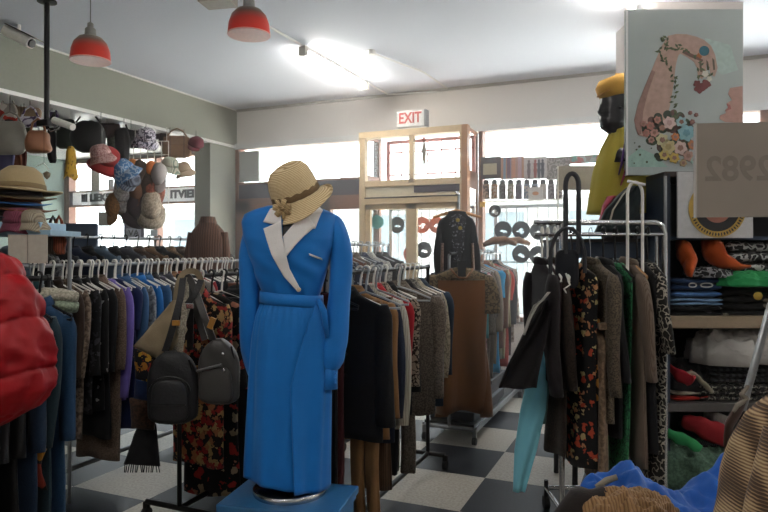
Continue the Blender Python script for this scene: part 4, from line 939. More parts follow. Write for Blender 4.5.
sheetbag(T, q, [(186, 300, 3.36), (192, 300, 3.36), (172, 372, 3.34), (160, 372, 3.36)], .02, fab('cream webbing', '8f8778', 'tweed'), 'bag_body', bulge=.01)
q = P(148, 353, 3.45); T = thing('printed_bag', 'dark pouch with yellow and red floral print under the khaki bag', 'bag', q, TH)
sheetbag(T, q, [(134, 348, 3.44), (164, 358, 3.44), (160, 385, 3.44), (136, 378, 3.44)], .02, fab('yellow bloom print', '16161c', 'floral', 'b8922c', 1.5, c3='8f2a20'), 'bag_body', bulge=.03)
q = P(148, 395, 3.6); T = thing('blue_bag', 'navy cloth bag hanging beneath the yellow printed pouch', 'bag', q, TH)
sheetbag(T, q, [(136, 378, 3.6), (162, 380, 3.6), (158, 402, 3.6), (134, 398, 3.6)], .02, fab('navy canvas', '16264a'), 'bag_body', bulge=.03)
q = P(148, 415, 3.75); T = thing('fur_bag', 'brown furry bag hanging above the fringed shawl', 'bag', q, TH)
sheetbag(T, q, [(130, 398, 3.75), (158, 398, 3.75), (154, 430, 3.75), (132, 428, 3.75)], .02, fab('brown fur', '3a2418', 'fleck', '20130d', 1.5), 'bag_body', bulge=.04)
q = P(143, 450, 3.8); T = thing('fringed_shawl', 'black fringed shawl dangling above the chequered floor', 'shawl', q, TH)
sheetbag(T, q, [(138, 424, 3.8), (156, 424, 3.8), (160, 466, 3.8), (124, 464, 3.8)], .012, BK, 'cloth', bulge=.01)
b = MB(); Ri = Matrix.Rotation(-TH, 3, 'Z')
for k in range(16):
    p = Ri @ (P(125 + k * 2.2, 464, 3.8) - q); b.tube([p, p + Vector((rnd.uniform(-.01, .01), 0, -.05))], .003, 5)
b.build('fringe', BK, T)

# ================================================================== ALCOVE: HATS AND BAGS
def hook_to(T, top, m=M_BLACKM, ztop=2.95):
    h = ztop - T.location.z
    if h > top + .01: MB().tube([(0, 0, top), (0, 0, h)], .003, 5).build('hanging_cord', m, T)
def hat(label, px, py, d, m, kind='cap', s=1.0, rot=(0, 0, 0), cord=True, m2=None, name='hat', rz=0):
    q = P(px, py, d); T = thing(name, label, 'hat', q)
    E = (Matrix.Rotation(TH + rz, 4, 'Z') @ Matrix.Rotation(rot[0], 4, 'X') @ Matrix.Rotation(rot[1], 4, 'Y')); m2 = m2 or m
    def wb(q_, a, i): return Vector((q_.x + .004 * sin(a * 3), q_.y * 1.1, q_.z))
    b = MB().lathe([(.001, .11 * s), (.05 * s, .105 * s), (.08 * s, .08 * s), (.095 * s, .03 * s), (.098 * s, 0)], 28, wob=wb); b.v = [tuple(E @ Vector(v)) for v in b.v]; b.build('crown', m, T, smooth=2)
    if kind == 'cap':
        b = MB(); rg = []
        for k in range(7):
            t = k / 6; rg.append([((.095 + .0 * t) * s * sin(u) * (1 - .12 * t), -.10 * s * cos(u) - .075 * s * t, .004 - .02 * t * t * s) for u in [radians(x) for x in range(-62, 63, 10)]])
        b.loft(rg, (False, False), closed=False); b.v = [tuple(E @ Vector(v)) for v in b.v]; b.build('peak', m2, T, smooth=2, solid=.004)
    elif kind == 'brim':
        b = MB().lathe([(.097 * s, .004), (.12 * s, -.006), (.15 * s, -.012 * s), (.17 * s, -.006 * s), (.168 * s, -.012 * s), (.12 * s, -.014 * s), (.09 * s, -.004)], 32, wob=lambda q_, a, i: Vector((q_.x, q_.y * 1.1, q_.z + .012 * sin(2 * a) * (1 < i < 5)))); b.v = [tuple(E @ Vector(v)) for v in b.v]; b.build('brim', m2, T, smooth=2)
        b = MB().lathe([(.098 * s, 0), (.1005 * s, .002), (.0985 * s, .025 * s), (.094 * s, .026 * s)], 28, wob=wb); b.v = [tuple(E @ Vector(v)) for v in b.v]; b.build('hat_band', M_INK if name == 'hat' else fab('tan hat band', '7d6a4c'), T, smooth=2)
    elif kind == 'bucket':
        b = MB().lathe([(.097 * s, .004), (.125 * s, -.05 * s), (.14 * s, -.075 * s), (.136 * s, -.075 * s), (.095 * s, -.003)], 28, wob=lambda q_, a, i: Vector((q_.x, q_.y, q_.z + .01 * sin(3 * a) * (0 < i < 4)))); b.v = [tuple(E @ Vector(v)) for v in b.v]; b.build('brim', m2, T, smooth=2)
    if cord: hook_to(T, .05)
    return T
def softbag(label, px, py, d, w_, h, m, name='handbag', t=.08, strap_m=None, cord=True, top_w=1.0, flap=True):
    q = P(px, py, d); T = thing(name, label, 'bag', q, TH)
    rings = []
    for i in range(16):
        zn = i / 15; ro = 'round' in label; e = sqrt(max(.02, 1 - abs(2 * zn - 1) ** (2.2 if ro else 4))); hw = w_ / 2 * (1 + (top_w - 1) * zn) * ((.2 + .8 * e) if ro else (.5 + .5 * e))
        rings.append([(hw * se(2 * pi * j / 24, 2.6)[0] + .006 * sin(zn * 9 + px), t / 2 * (.3 + .7 * e) * se(2 * pi * j / 24, 2.6)[1] + .008 * sin(j * .9 + zn * 4), (zn - .5) * h) for j in range(24)])
    MB().loft(rings).build('bag_body', m, T, smooth=2)
    if flap: sheet = MB().box((-w_ * .42, -t / 2 - .012, .05 * h), (w_ * .42, -t / 2 + .005, .42 * h)).build('flap', m, T, smooth=False, bev=.01)
    MB().tube([(-w_ * .35 * top_w, 0, h * .45), (-w_ * .2, 0, h * .45 + .07), (0, 0, h * .45 + .1), (w_ * .2, 0, h * .45 + .07), (w_ * .35 * top_w, 0, h * .45)], .009, 8).build('handle', strap_m or m, T)
    if cord: hook_to(T, h * .45 + .1)
    return T
BLK = mat('black leather', '1c1b1d', .45, bump=.1, bscale=80); BRN = mat('brown leather', '6b412c', .5, bump=.1, bscale=60)
softbag('large black round leather bag hanging over the alcove window', 88, 137, 6.6, .36, .33, BLK, t=.16, flap=False)
softbag('dark brown suede bag hanging beside large black round bag', 104, 127, 7.0, .34, .24, mat('brown suede', '3e3332', .9), t=.1)
softbag('dark green canvas bag hanging close to the alcove wall', 66, 133, 6.9, .22, .34, mat('dark green canvas', '39403a', .9), t=.08)
T = hat('yellow and black spotted soft hat dangling beside black round bag', 71, 165, 6.3, fab('yellow spots', 'a8842c', 'dots', '241d14', 1.3), 'bucket', .9, (0, 0, 0)); T.scale = (.42, .6, 1.9)
for o in list(bpy.data.objects):
    if o.parent == T and o.name.startswith('hanging_cord'): bpy.data.objects.remove(o)
hook = MB().tube([(0, 0, .1), (0, 0, (2.95 - T.location.z) / 1.9)], .003, 5).build('hanging_cord', M_BLACKM, T)
hat('red bucket hat with pink lace front', 107, 160, 6.7, fab('red felt', '9c2a2c'), 'bucket', 1.25, (.5, .5, 0))
hat('pink and white lace hat beside the red bucket hat', 101, 155, 6.5, fab('pink lace', 'b0908c', 'leopard', '8a5f5c'), 'bucket', 1.0, (.3, -.2, 0))
hat('black and white camouflage cap over the wire grid', 146, 138, 7.1, fab('cow print', 'c9c5cf', 'leopard', '2f2a40', .6), 'bucket', 1.05, (.5, .3, 0))
softbag('tan suede shoulder bag hanging nearest the green pier', 177, 147, 7.5, .34, .26, mat('tan suede', '8a6c55', .9), t=.1)
hat('green and white striped knitted cap below the tan bag', 170, 166, 7.3, fab('green stripes', '7f9080', 'stripes', 'c9c5b6', 3), 'bucket', .95, (.2, .2, 0))
hat('beige floppy cap beside the green striped cap', 184, 170, 7.4, fab('beige felt', 'a8937c'), 'bucket', .85, (.4, -.2, 0))
hat('dark red cap hanging close against the green pier', 196, 145, 7.5, fab('burgundy felt', '5c2029'), 'cap', .9, (.5, .3, 0))
hat('blue and white tie-dye hat below the red hat', 124, 172, 6.8, fab('tie dye', '3f6c98', 'leopard', 'a7b3c4', .5), 'bucket', 1.25, (.4, -.6, 0))
hat('navy checked cap beside the blue tie-dye hat', 131, 182, 6.9, fab('navy check', '20263a', 'plaid', '8f95a4', 1.5), 'cap', 1.0, (.6, .3, 0))
softbag('black satin drawstring bag hanging above the tie-dye hat', 122, 145, 7.0, .17, .38, BLK, t=.07, flap=False)
softbag('sage patterned pouch hanging between the black bags', 114, 140, 7.2, .14, .3, fab('sage pattern', '7a8070', 'leopard', '4c4f42'), flap=False)
softbag('black felt bag hanging above the wire grid', 134, 138, 7.4, .2, .24, BLK, t=.06)
softbag('grey mauve pouch hanging above the tan shoulder bag', 157, 134, 7.6, .2, .13, fab('grey mauve', '7a7078'), flap=False, t=.05)
softbag('brown plaid pouch hanging beside the grey mauve pouch', 164, 140, 7.55, .12, .16, fab('grey brown', '4d4342'), flap=False, t=.05)
# wire grid with hats
g0 = P(151, 178, 7.3); T = thing('wire_grid', 'white wire grid hanging in the alcove crowded with hats', 'display grid', g0, TH); b = MB()
for k in range(6): b.tube([(-.2 + k * .08, 0, -.35), (-.2 + k * .08, 0, .42)], .005, 6)
for k in range(6): b.tube([(-.2, 0, -.35 + k * .154), (.2, 0, -.35 + k * .154)], .005, 6)
b.build('grid_wires', M_WHITEP, T); 
for x in (-.18, .18): MB().tube([(x, 0, .42), (x, 0, 2.95 - g0.z)], .004, 6).build('hanging_wire', M_WHITEP, T)
GRD = [('orange cap', 'on the wire grid above white cap', 133, 172, 'c47a34', 'cap', .85), ('brown fur trapper hat', 'at the middle of the wire grid', 141, 176, '4d3f37', 'bucket', 1.1), ('bright orange wool hat', 'at the top of the wire grid', 152, 172, 'c9743c', 'bucket', .75),
       ('white felt cap', 'hanging under the orange cap on the grid', 125, 190, 'b9b6b8', 'bucket', 1.15), ('pale mesh cap', 'beside the bright orange wool hat', 160, 176, 'b8b0ae', 'cap', .9), ('dusty rose wool hat', 'below the bright orange wool hat', 152, 190, '9c5a48', 'bucket', .9),
       ('chestnut leather cap', 'below the brown fur trapper hat', 138, 192, '6e4c38', 'cap', .9), ('cream straw hat', 'lowest on the wire grid beside window post', 151, 207, 'b3a593', 'bucket', 1.15), ('dark plum beret', 'lowest on the grid beneath chestnut cap', 137, 206, '41353a', 'bucket', 1.15), ('caramel brown cap', 'lowest on the grid beside the beige card', 115, 207, '8a6238', 'cap', .95), ('taupe knitted hat', 'hanging between caramel cap and plum beret', 123, 202, '857970', 'bucket', .7)]
for k, (a, w_, px, py, c_, kd, s_) in enumerate(GRD): hat(a + ' ' + w_, px, py, 7.05 + .02 * (k % 3), fab(a, c_, 'fleck' if k % 2 else 'plain', None, 1.2), kd, s_, (.9, rnd.uniform(-.5, .5), 0), cord=(px < 130), rz=rnd.uniform(-.4, .4)).scale.z = 1.45
# near-left hanging group
LG = [('red and white patterned scarf', 8, 117, 5.9, .17, .25, fab('red white print', 'a63a30', 'patch', 'c4bcb4', .6, c3='4c4442')), ('pale grey canvas tote', 10, 138, 5.7, .3, .3, fab('grey canvas', '8b8880')), ('violet grey satin bag', 3, 155, 5.9, .2, .36, fab('violet grey', '4b4a66', 'silk')), ('tan crumpled paper bag', 26, 117, 6.2, .3, .2, fab('tan paper', 'a58c72')), ('olive green pouch', 24, 137, 6.0, .14, .22, fab('olive green', '3c3f2c')), ('rust brown long satchel', 15, 165, 6.05, .12, .42, fab('rust brown', '6a3c26')), ('dark red brown satchel', 21, 160, 6.1, .1, .4, fab('red brown', '4c2018')), ('white and purple soft cap', 30, 122, 5.9, .22, .1, fab('white purple', 'b8b4c0', 'leopard', '5a4a68', .3)), ('purple folded pouch', 53, 117, 6.3, .1, .1, fab('purple cloth', '4a3560')), ('black long cloth bag', 52, 145, 6.2, .08, .35, BK)]
for a, px, py, d, w_, h, m in LG: softbag(a + ' hanging at the near end of the alcove', px, py, d, w_, h, m, name=a.split()[-1] if a.split()[-1] in ('scarf', 'satchel', 'pouch') else 'bag', flap=False, t=.06)
q = P(39, 137, 4.75); softbag('brown slouchy leather hobo bag hooked on the black ceiling pole', 38, 142, 4.85, .2, .17, mat('cognac leather', '8c5d40', .45, bump=.2, bscale=20), t=.12, top_w=.8, cord=False, flap=False)
q = P(44, 170, 4.6); T = thing('hanging_mobile', 'small wire mobile with skull charm above the straw hat', 'mobile', q); MB().tube([(-.08, 0, .03), (0, 0, .05), (.05, 0, .0)], .003, 6).build('wire', M_WHITEP, T); MB().lathe([(.001, -.03), (.02, -.01), (.025, .015), (.001, .03)], 12, Matrix.Translation((.03, 0, -.04))).build('skull_charm', fab('skull beige', '8a7c68'), T); MB().tube([(0, 0, .05), (0, 0, ZC - q.z)], .0012, 5).build('hanging_cord', M_BLACKM, T)
# cards and board in the alcove window
def card(label, px, py, d, w_, h, m, name='card_sign', cords=True, rz=0, th=.006, ztop=2.95):
    q = P(px, py, d); T = thing(name, label, 'sign', q, TH + rz); bx((-w_ / 2, -th / 2, -h / 2), (w_ / 2, th / 2, h / 2)).build('board', m, T, smooth=False)
    if cords:
        MB().tube([(0, 0, h / 2), (0, 0, ztop - q.z)], .0015, 5).build('hanging_cord', M_WHITEP, T)
    return T
M_CARD = mat('beige card', '9d968a', .7)
card('beige double card hanging before the alcove window', 105, 219, 8.3, .17, .18, M_CARD)
card('beige card hanging under the wire grid of hats', 127, 220, 8.0, .11, .1, M_CARD)
T = card('dark purple poster with pale lettering in the alcove window', 134, 230, 8.3, .26, .26, mat('purple poster', '42384f', .6), 'window_poster'); bx((-.1, -.006, -.09), (.09, -.003, .02)).build('printed_panel', mat('pale print', '9ea0ac', .6), T, smooth=False); text_part('lettering', 'VA', .11, M_INK, T, (0, -.008, -.04))
card('small pale sticker card beside the window post in the alcove', 154, 233, 8.4, .09, .08, mat('pale blue card', 'a9b8bd', .7))
# tan board at upper left of window, notices, navy chair back
T = card('pale tan board at the top corner of the alcove window', 72, 182, 9.3, .16, .62, mat('tan board', 'a89c8e', .7), 'window_board', False); T.rotation_euler.z = 0; T.location.y = WY - .033
for px in (90, 99): T = card('grey notice sheet taped inside the upper alcove pane, ' + ('nearer the tan board' if px == 90 else 'nearer the hats'), px, 182, 9.3, .1, .16, mat('grey notice', 'a8a8aa', .7), 'notice', False); T.location.y = WY - .0; T.rotation_euler.z = 0; T.location.y = WY + .036
q = P(80, 237, 7.2); T = thing('office_chair', 'navy blue high-backed chair standing before the alcove window', 'chair', (q.x, q.y, 0), TH)
bx((-.2, -.03, 1.15 - .2), (.2, .03, 1.93 - .08)).build('backrest', mat('navy upholstery', '1f3550', .8), T, smooth=False, bev=.02); bx((-.22, -.45, .9), (.22, 0, .97)).build('seat', mat('navy upholstery', '1f3550'), T, smooth=False, bev=.02)
for x in (-.19, .19):
    for y in (-.4, 0): MB().tube([(x, y, 0), (x, y, .92)], .015, 8).build('leg', M_BLACKM, T)
# hat stack on a stand near left
q = P(22, 231, 3.75); SH = thing('hat_stand', 'tall shelf stand carrying the stack of hats beside red puffer', 'stand', (q.x, q.y, 0), TH)
ztop = q.z
bx((-.32, -.18, ztop - .03), (.26, .18, ztop)).build('shelf_board', mat('pale blue lid', '7f9fb4', .4), SH, smooth=False)
for x in (-.3, .2): 
    for y in (-.16, .16): MB().tube([(x, y, 0), (x, y, ztop - .03)], .012, 8).build('leg', M_STEEL, SH)
q2 = P(24, 234, 3.68)
T = thing('blue_box', 'blue and white printed box lying under the hat stack', 'box', (q.x, q.y, ztop), TH); bx((-.22, -.17, 0), (.2, .12, .045)).build('box', mat('pale blue box', '86a8c0', .4), T, smooth=False, bev=.004); bx((-.0, -.175, .008), (.08, -.17, .038)).build('printed_label', M_TRIMW, T, smooth=False)
HS = [('maroon knitted cap folded at the bottom of the hat stack', 18, 222, 'c6', '6a3344', 'bucket', .75, 0), ('cream knitted cap folded beside the maroon knitted cap', 33, 222, 'c6', '9a8f7c', 'bucket', .65, 0)]
for a, px, py, _, c_, kd, s_, t_ in HS: hat(a, px, py, 3.62, fab(a[:12], c_, 'knit'), kd, s_, (.1, 0, 0), cord=False)
for a, py, c_, s_, kd in (('dark grey felt hat low in the stack', 217, '3a3a44', 1.1, 'brim'), ('chestnut brown felt hat in the middle of the stack', 209, '6b3f26', 1.15, 'brim'), ('bright blue felt hat above the chestnut hat', 203, '2a5f98', 1.0, 'brim'), ('olive tan felt hat under the large straw hat', 197, '5f4f36', 1.15, 'brim')):
    hat(a, 20, py, 3.75, fab(a[:14], c_), kd, s_ * .98, (0, 0, 0), cord=False)
hat('wide brimmed woven straw hat topping the hat stack', 21, 190, 3.75, fab('panama straw', 'ab9876', 'straw', '93805e'), 'brim', 1.28, (-.05, 0, 0), cord=False, name='straw_hat')
T = card('cream double card with faint print in front of the hat stand', 28, 249, 3.35, .205, .15, mat('cream card', 'a89f94', .7), cords=False, name='card_sign')
bx((-.002, -.006, -.075), (.002, -.003, .075)).build('fold_line', mat('card crease', '857b74', .7), T, smooth=False); MB().tube([(0, .01, -.07), (0, .06, -.25)], .004, 6).build('clip', M_STEEL, T)
for px, c_, lb in ((53, '4a4038', 'striped brown pouch standing beside the cream double card'), (59, '8a4a34', 'rust orange pouch leaning beside the striped brown pouch')):
    q = P(px, 243, 3.9); softbag(lb, px, 243, 3.9, .08, .14, fab(lb[:10], c_, 'stripes', None, 3), name='pouch', cord=False, flap=False, t=.05)

# ================================================================== WINDOW DISPLAY (right of the doors)
M_VIN = mat('black vinyl', '1b2228', .35); M_RVIN = mat('red vinyl', 'b85f4a', .4)
def record(label, px, py, m, seed, Y=WY - .12, r=.105):
    Y = WY - .045 if Y > WY - .15 else WY + .088
    tx = (px - 384) / F; d = Y / (CS + tx * SN); q = P(px, py, d); T = thing('cut_record', label, 'record', q)
    rr = random.Random(seed); ph = rr.uniform(0, 6); n = 48; rf = []; rb = []
    for off, lst in ((-.0015, rf), (.0015, rb)):
        lst.append([(r * cos(2 * pi * k / n), off, r * sin(2 * pi * k / n)) for k in range(n)])
        lst.append([((.034 + .016 * sin(3 * 2 * pi * k / n + ph) + .010 * sin(5 * 2 * pi * k / n + ph * 2)) * cos(2 * pi * k / n), off, -.012 + (.022 + .012 * sin(2 * 2 * pi * k / n + ph)) * sin(2 * pi * k / n)) for k in range(n)])
    MB().loft([rf[0], rf[1], rb[1], rb[0], rf[0]], (False, False)).build('disc', m, T, smooth=False)
    MB().tube([(0, 0, r - .002), (0, 0, (2.10 - q.z) if Y < WY else r + .03)], .001, 4).build('thread', M_WHITEP, T); return T
for px, py, m, lb, Y in ((503, 230, M_VIN, 'first black cut-out record of the upper window row', WY - .12), (521, 230, M_VIN, 'second black cut-out record of the upper window row', WY - .12), (539, 231, M_VIN, 'third black cut-out record of the upper window row', WY - .12), (556, 232, M_VIN, 'last black cut-out record of the upper row beside bag handles', WY - .12),
                      (521, 254, M_VIN, 'black cut-out record of the lower row above brown tunic', WY - .12), (538, 255, M_VIN, 'lowest black cut-out record above coral sweaters', WY - .12), (397, 225, M_VIN, 'black cut-out record behind the glazed door beside oak stile', WY - .2), (422, 225, M_RVIN, 'red cut-out record behind the glazed door', WY - .2), (437, 225, M_RVIN, 'red cut-out record half behind the black jacket', WY - .22), (424, 250, M_VIN, 'lowest dark cut-out record behind the glazed door', WY - .2), (411, 254, M_RVIN, 'lowest red cut-out record beside the dark one behind the door', WY - .24), (495, 211, M_VIN, 'dark cut-out record highest in window below the postcards', WY - .12)):
    record(lb, px, py, m, px + py, Y, .07 if px == 495 else .1)
q = P(377, 222, 7.8); T = thing('cut_bird', 'turquoise cut-out bird hanging behind the glazed door', 'ornament', q); MB().loft([[(-.09 + .18 * t, o_, (.03 + .06 * sin(pi * t)) * s_) for s_ in (1, -1) for o_ in ((-.002, .002) if s_ > 0 else (.002, -.002))] for t in (0, .25, .5, .75, 1)]).build('body', mat('turquoise plastic', '5aa7b0', .5), T, smooth=False); MB().tube([(0, 0, .08), (0, 0, .25)], .001, 4).build('thread', M_WHITEP, T)
# dried hanging bouquet behind the transom
tq = P(424, 150, 7.1); T = thing('dried_bouquet', 'dried bouquet with red head hanging behind the transom glass', 'dried flowers', tq); b = MB()
for k in range(26):
    a = rnd.uniform(0, 6.28); r = rnd.uniform(.01, .07); b.tube([(0, 0, .12), (r * .4 * cos(a), r * .4 * sin(a), 0), (r * cos(a), r * sin(a), rnd.uniform(-.26, -.1))], .003, 4)
b.build('stems', mat('dry stems', '9a8f82', .9), T); MB().lathe([(.001, .09), (.03, .12), (.001, .15)], 12).build('red_flower_head', mat('dull red', 'a65a50', .8), T); MB().tube([(0, 0, .14), (0, 0, .26)], .002, 5).build('hanging_cord', M_INK, T)
def wpanel(label, x0p, x1p, y0p, y1p, m, name, Y=WY - .06, cat='poster'):
    def pt(px, py): tx = (px - 384) / F; d = Y / (CS + tx * SN); return P(px, py, d)
    a = pt(x0p, (y0p + y1p) / 2); c = pt(x1p, (y0p + y1p) / 2); h = (y1p - y0p) / F * Y / (CS + ((x0p + x1p) / 2 - 384) / F * SN)
    T = thing(name, label, cat, ((a.x + c.x) / 2, Y, (a.z + c.z) / 2)); w_ = c.x - a.x; bx((-w_ / 2, -.006, -h / 2), (w_ / 2, .006, h / 2)).build('sheet', m, T, smooth=False); T['w'] = w_; T['h'] = h; return T
T = wpanel('dark window poster with blank cream rectangle', 481, 501, 157, 179, mat('dark brown poster', '463c3c', .6), 'window_poster'); h = T['h']; w_ = T['w']; bx((-w_ * .38, -.01, -h * .3), (w_ * .3, -.007, h * .2)).build('cream_rectangle', mat('cream rectangle', 'b3a98c', .6), T, smooth=False)
T = wpanel('window poster of soft blue orange and mauve colour bands', 501, 524, 157, 179, fab('soft colour bands', '8296aa', 'stripes', 'b58a76', .6), 'window_poster'); h = T['h']
for k, c_ in enumerate(('77596a', 'c08a70', 'b79aa6')): bx((-.06 + .06 * k, -.01, -h * .48), (-.02 + .06 * k, -.007, h * .48)).build('colour_band', mat('band' + c_, c_, .7), T, smooth=False)
T = wpanel('pale window poster with standing dark and red figures', 524, 547, 157, 179, mat('pale poster', 'bdb6b4', .6), 'window_poster'); h = T['h']
for k, (x, c_) in enumerate(((-.07, '6b5d60'), (0.0, '9a5048'), (.04, '4c525a'), (.08, '4a4a52'))): MB().loft([[(x + r_ * cos(a), -.009 + .002 * sin(a), z * h) for a in [2 * pi * j / 12 for j in range(12)]] for r_, z in ((.004, .38), (.013, .34), (.013, .28), (.006, .26), (.02, .2), (.015, 0), (.02, -.1), (.012, -.46))]).build('printed_figure', mat('fig' + c_, c_, .7), T)
T = wpanel('busy patterned window poster beside the hanging cream boards', 547, 570, 157, 179, fab('busy print', '77706c', 'leopard', 'a39a94', .6), 'window_poster')
T = wpanel('strip of grey red and green leaflets running above the cream boards', 570, 606, 155, 163, fab('leaflets', '9aa29e', 'patch', 'a85f5a', 1.2, c3='5f8f84'), 'leaflet_strip')
PCS = [('a08d7e', 'tan'), ('8f6a50', 'rust'), ('6b6a6c', 'grey'), ('77745a', 'olive'), ('5b4c58', 'plum'), ('6a7a8c', 'slate'), ('8c93a0', 'silver'), ('b4aca6', 'pale square'), ('7c7578', 'mauve'), ('5f5658', 'dusky')]
for k, (c_, nm2) in enumerate(PCS):
    x0 = 483 + k * 8.1; T = wpanel(nm2 + ' postcard pocket in the row hanging across the window', x0, x0 + 6.6, 184, 199, fab('card art ' + nm2, c_, 'leopard', 'b0a8a0' if k % 2 else '4a4448', .5), 'postcard', cat='postcard'); h = T['h']
    MB().lathe([(.03, -.003), (.03, .003)], 16, Matrix.Translation((0, 0, h / 2 + .02)) @ Matrix.Rotation(pi / 2, 4, 'X')).build('round_tab', M_INK, T)
T = wpanel('white square card with small orange oval in the postcard row', 528.5, 543, 187, 200, mat('white card', 'c4c2be', .6), 'printed_card', Y=WY - .1, cat='card'); MB().lathe([(.035, -.003), (.035, .003)], 20, Matrix.Translation((0, -.008, 0)) @ Matrix.Rotation(pi / 2, 4, 'X') @ Matrix.Scale(.6, 4, (0, 1, 0))).build('orange_oval', mat('orange print', 'b8835c', .6), T)
T = thing('display_rail', 'white horizontal rail carrying the postcard row across the window', 'rail', (0, WY - .045, 0)); a = P(482, 181, 7.25); c = P(605, 181, 6.85); MB().tube([(a.x, 0, 2.32), (.9, 0, 2.32)], .005, 8).build('upper_bar', M_WHITEP, T); MB().tube([(a.x, 0, 2.10), (.9, 0, 2.10)], .005, 8).build('lower_bar', M_WHITEP, T)
for k in range(16): 
    x = a.x + .02 + k * .16
    MB().tube([(x, .0, 2.10), (x, 0, 2.32)], .0025, 6).build('upright', M_WHITEP, T)
T = wpanel('mustard yellow label at the end of the display rail', 480, 485, 202, 207, mat('mustard', 'b8923c', .6), 'yellow_label', cat='label')
for k, px in enumerate((571, 595.5)): card(['beige card board hanging above the tall bag handles', 'beige card board hanging against the yellow draped bust'][k], px, 178, 4.6, .178, .175, M_CARD, cords=False)
ax0 = P(556, 168, 4.62); ax1 = P(607, 168, 4.62)
sn = MB().tube([ax0, ax1], .004, 6)
sn = sn.tube([P(558, 166, 4.6), P(558, 250, 4.6), (P(558, 0, 4.6).x, P(558, 0, 4.6).y, 0)], .005, 6).build('card_holder', M_WHITEP); tag(sn, 'thin white holder edge beside the beige card boards', 'holder')

# ================================================================== RIGHT SIDE
D1 = 3.5
# garment rack
T = thing('clothes_rack', 'chrome round-cornered rack beside the folded clothes shelves', 'clothes rack', LD(1.15, D1), TH)
xl, xr_, zt = .973 - 1.15, 1.535 - 1.15, 1.70
MB().tube([(-.33, 0, zt), (xl, 0, zt), (xr_ - .05, 0, zt), (xr_ - .015, 0, zt - .015), (xr_, 0, zt - .06), (xr_, 0, .12)], .015, 12).build('frame_tube', M_CHROME, T)
MB().tube([(-.33, 0, zt - .065), (xr_ - .01, 0, zt - .065)], .011, 10).build('hanging_rail', M_CHROME, T)
MB().tube([(xr_ - .035, .02, .12), (xr_ - .035, .02, zt - .06)], .011, 10).build('inner_tube', M_CHROME, T)
MB().tube([(xl, 0, .12), (xl, 0, zt)], .015, 12).build('post', M_CHROME, T)
for x in (xl, xr_):
    MB().tube([(x, -.34, .12), (x, .34, .12)], .014, 10).build('foot_bar', M_CHROME, T)
    for y in (-.34, .34):
        cs = MB().tube([(x, y, .06), (x, y, .17)], .013, 8).build('caster', M_BLACKM, T); MB().lathe([(.012, -.018), (.038, -.016), (.038, .016), (.012, .018)], 18, Matrix.Translation((x, y, .038)) @ Matrix.Rotation(pi / 2, 4, 'Y')).build('wheel', M_WHEEL, cs)
MB().tube([(xl, .3, .14), (xr_, .3, .14)], .013, 10).build('base_bar', M_CHROME, T)
PR = 'chrome rack beside the shelves'
RG = TH + pi / 2
FL = fab('black folk floral', '121214', 'floral', 'b0452c', 1.5, c3='b0a070')
GR = [(.865, 'black jacket with pale lining', 'jacket', 'jacket', fab('black satin', '1b1619', rough=.8), dict(kind='jacket', L_=.72, hw=.2, sl=.62, t=.022, r0=.07, r1=.06)),
      (.895, 'mauve brown waistcoat', 'waistcoat', 'waistcoat', fab('mauve brown', '4b3a3e'), dict(kind='dress', L_=.75, hw=.2, sl=0, t=.018)),
      (.935, 'chocolate brown long coat', 'coat', 'coat', fab('chocolate', '31261f', 'tweed', '1f1814'), dict(L_=1.12, hw=.17, sl=.6, t=.018)),
      (1.03, 'black folk floral embroidered dress', 'dress', 'dress', FL, dict(kind='dress', L_=1.17, hw=.225, sl=0, t=.03, rot=9)),
      (1.13, 'brown herringbone jacket', 'jacket', 'jacket', fab('herringbone', '5c5143', 'tweed', '3c342b'), dict(kind='jacket', L_=.93, hw=.235, sl=.62, h='o', t=.034, rot=9)),
      (1.2, 'black fine wool jacket', 'jacket', 'jacket', BK, dict(kind='jacket', L_=1.0, hw=.19)),
      (1.265, 'green lace dress', 'dress', 'dress', fab('green lace', '2d6b46', 'leopard', '173a28', 1.2), dict(kind='dress', L_=1.25, hw=.19, sl=0, t=.018)),
      (1.335, 'taupe long cardigan', 'cardigan', 'cardigan', fab('soft taupe', '6b5d52', 'knit', '58493f'), dict(L_=1.15, hw=.2, sl=.55, h='o')),
      (1.385, 'black lace shawl', 'shawl', 'shawl', BK, dict(kind='dress', L_=1.1, hw=.2, sl=0)),
      (1.44, 'black and white scroll print dress', 'dress', 'dress', fab('scroll print', '1a1816', 'leopard', '8f887c', .9), dict(kind='dress', L_=1.25, hw=.2, sl=.4, t=.03))]
prev = None
for L_at, short, nm_, cat, m, kw in GR:
    kw = dict(kw); hs = kw.pop('h', 'w' if L_at < 1 else 'b'); p = LD(L_at, D1); lab = short + (' hanging next to the ' + prev if prev else ' hanging first') + ' on ' + PR
    if len(lab.split()) > 16: lab = short + ' next to ' + prev + ' on ' + PR
    if len(lab.split()) > 16: lab = short + ' on ' + PR
    r = RG + radians(6 + rnd.uniform(-3, 3) + kw.pop('rot', 0)); ho = put_hanger((hs, PR), (p.x, p.y, 1.635 + .013), r); ho.scale = (1, 1, 1.35); garment(nm_, lab, cat, m, (p.x, p.y, 1.648 - .05), r, **kw); prev = short
p = LD(1.13, D1 - .06); garment('skirt', 'beige textured skirt showing below the herringbone jacket', 'skirt', fab('beige texture', '77624e', 'fleck', '5c4a3a'), (p.x, p.y, 1.648 - .32), RG, kind='skirt', L_=1.0, hw=.16, t=.03)
p = LD(1.10, D1 - .02); garment('skirt', 'black skirt with orange embroidered hem under the jackets', 'skirt', fab('black orange hem', '17130f', 'floral', '9a6a2c', 1.0), (p.x, p.y, 1.648 - .3), RG, kind='skirt', L_=.85, hw=.17, t=.02)
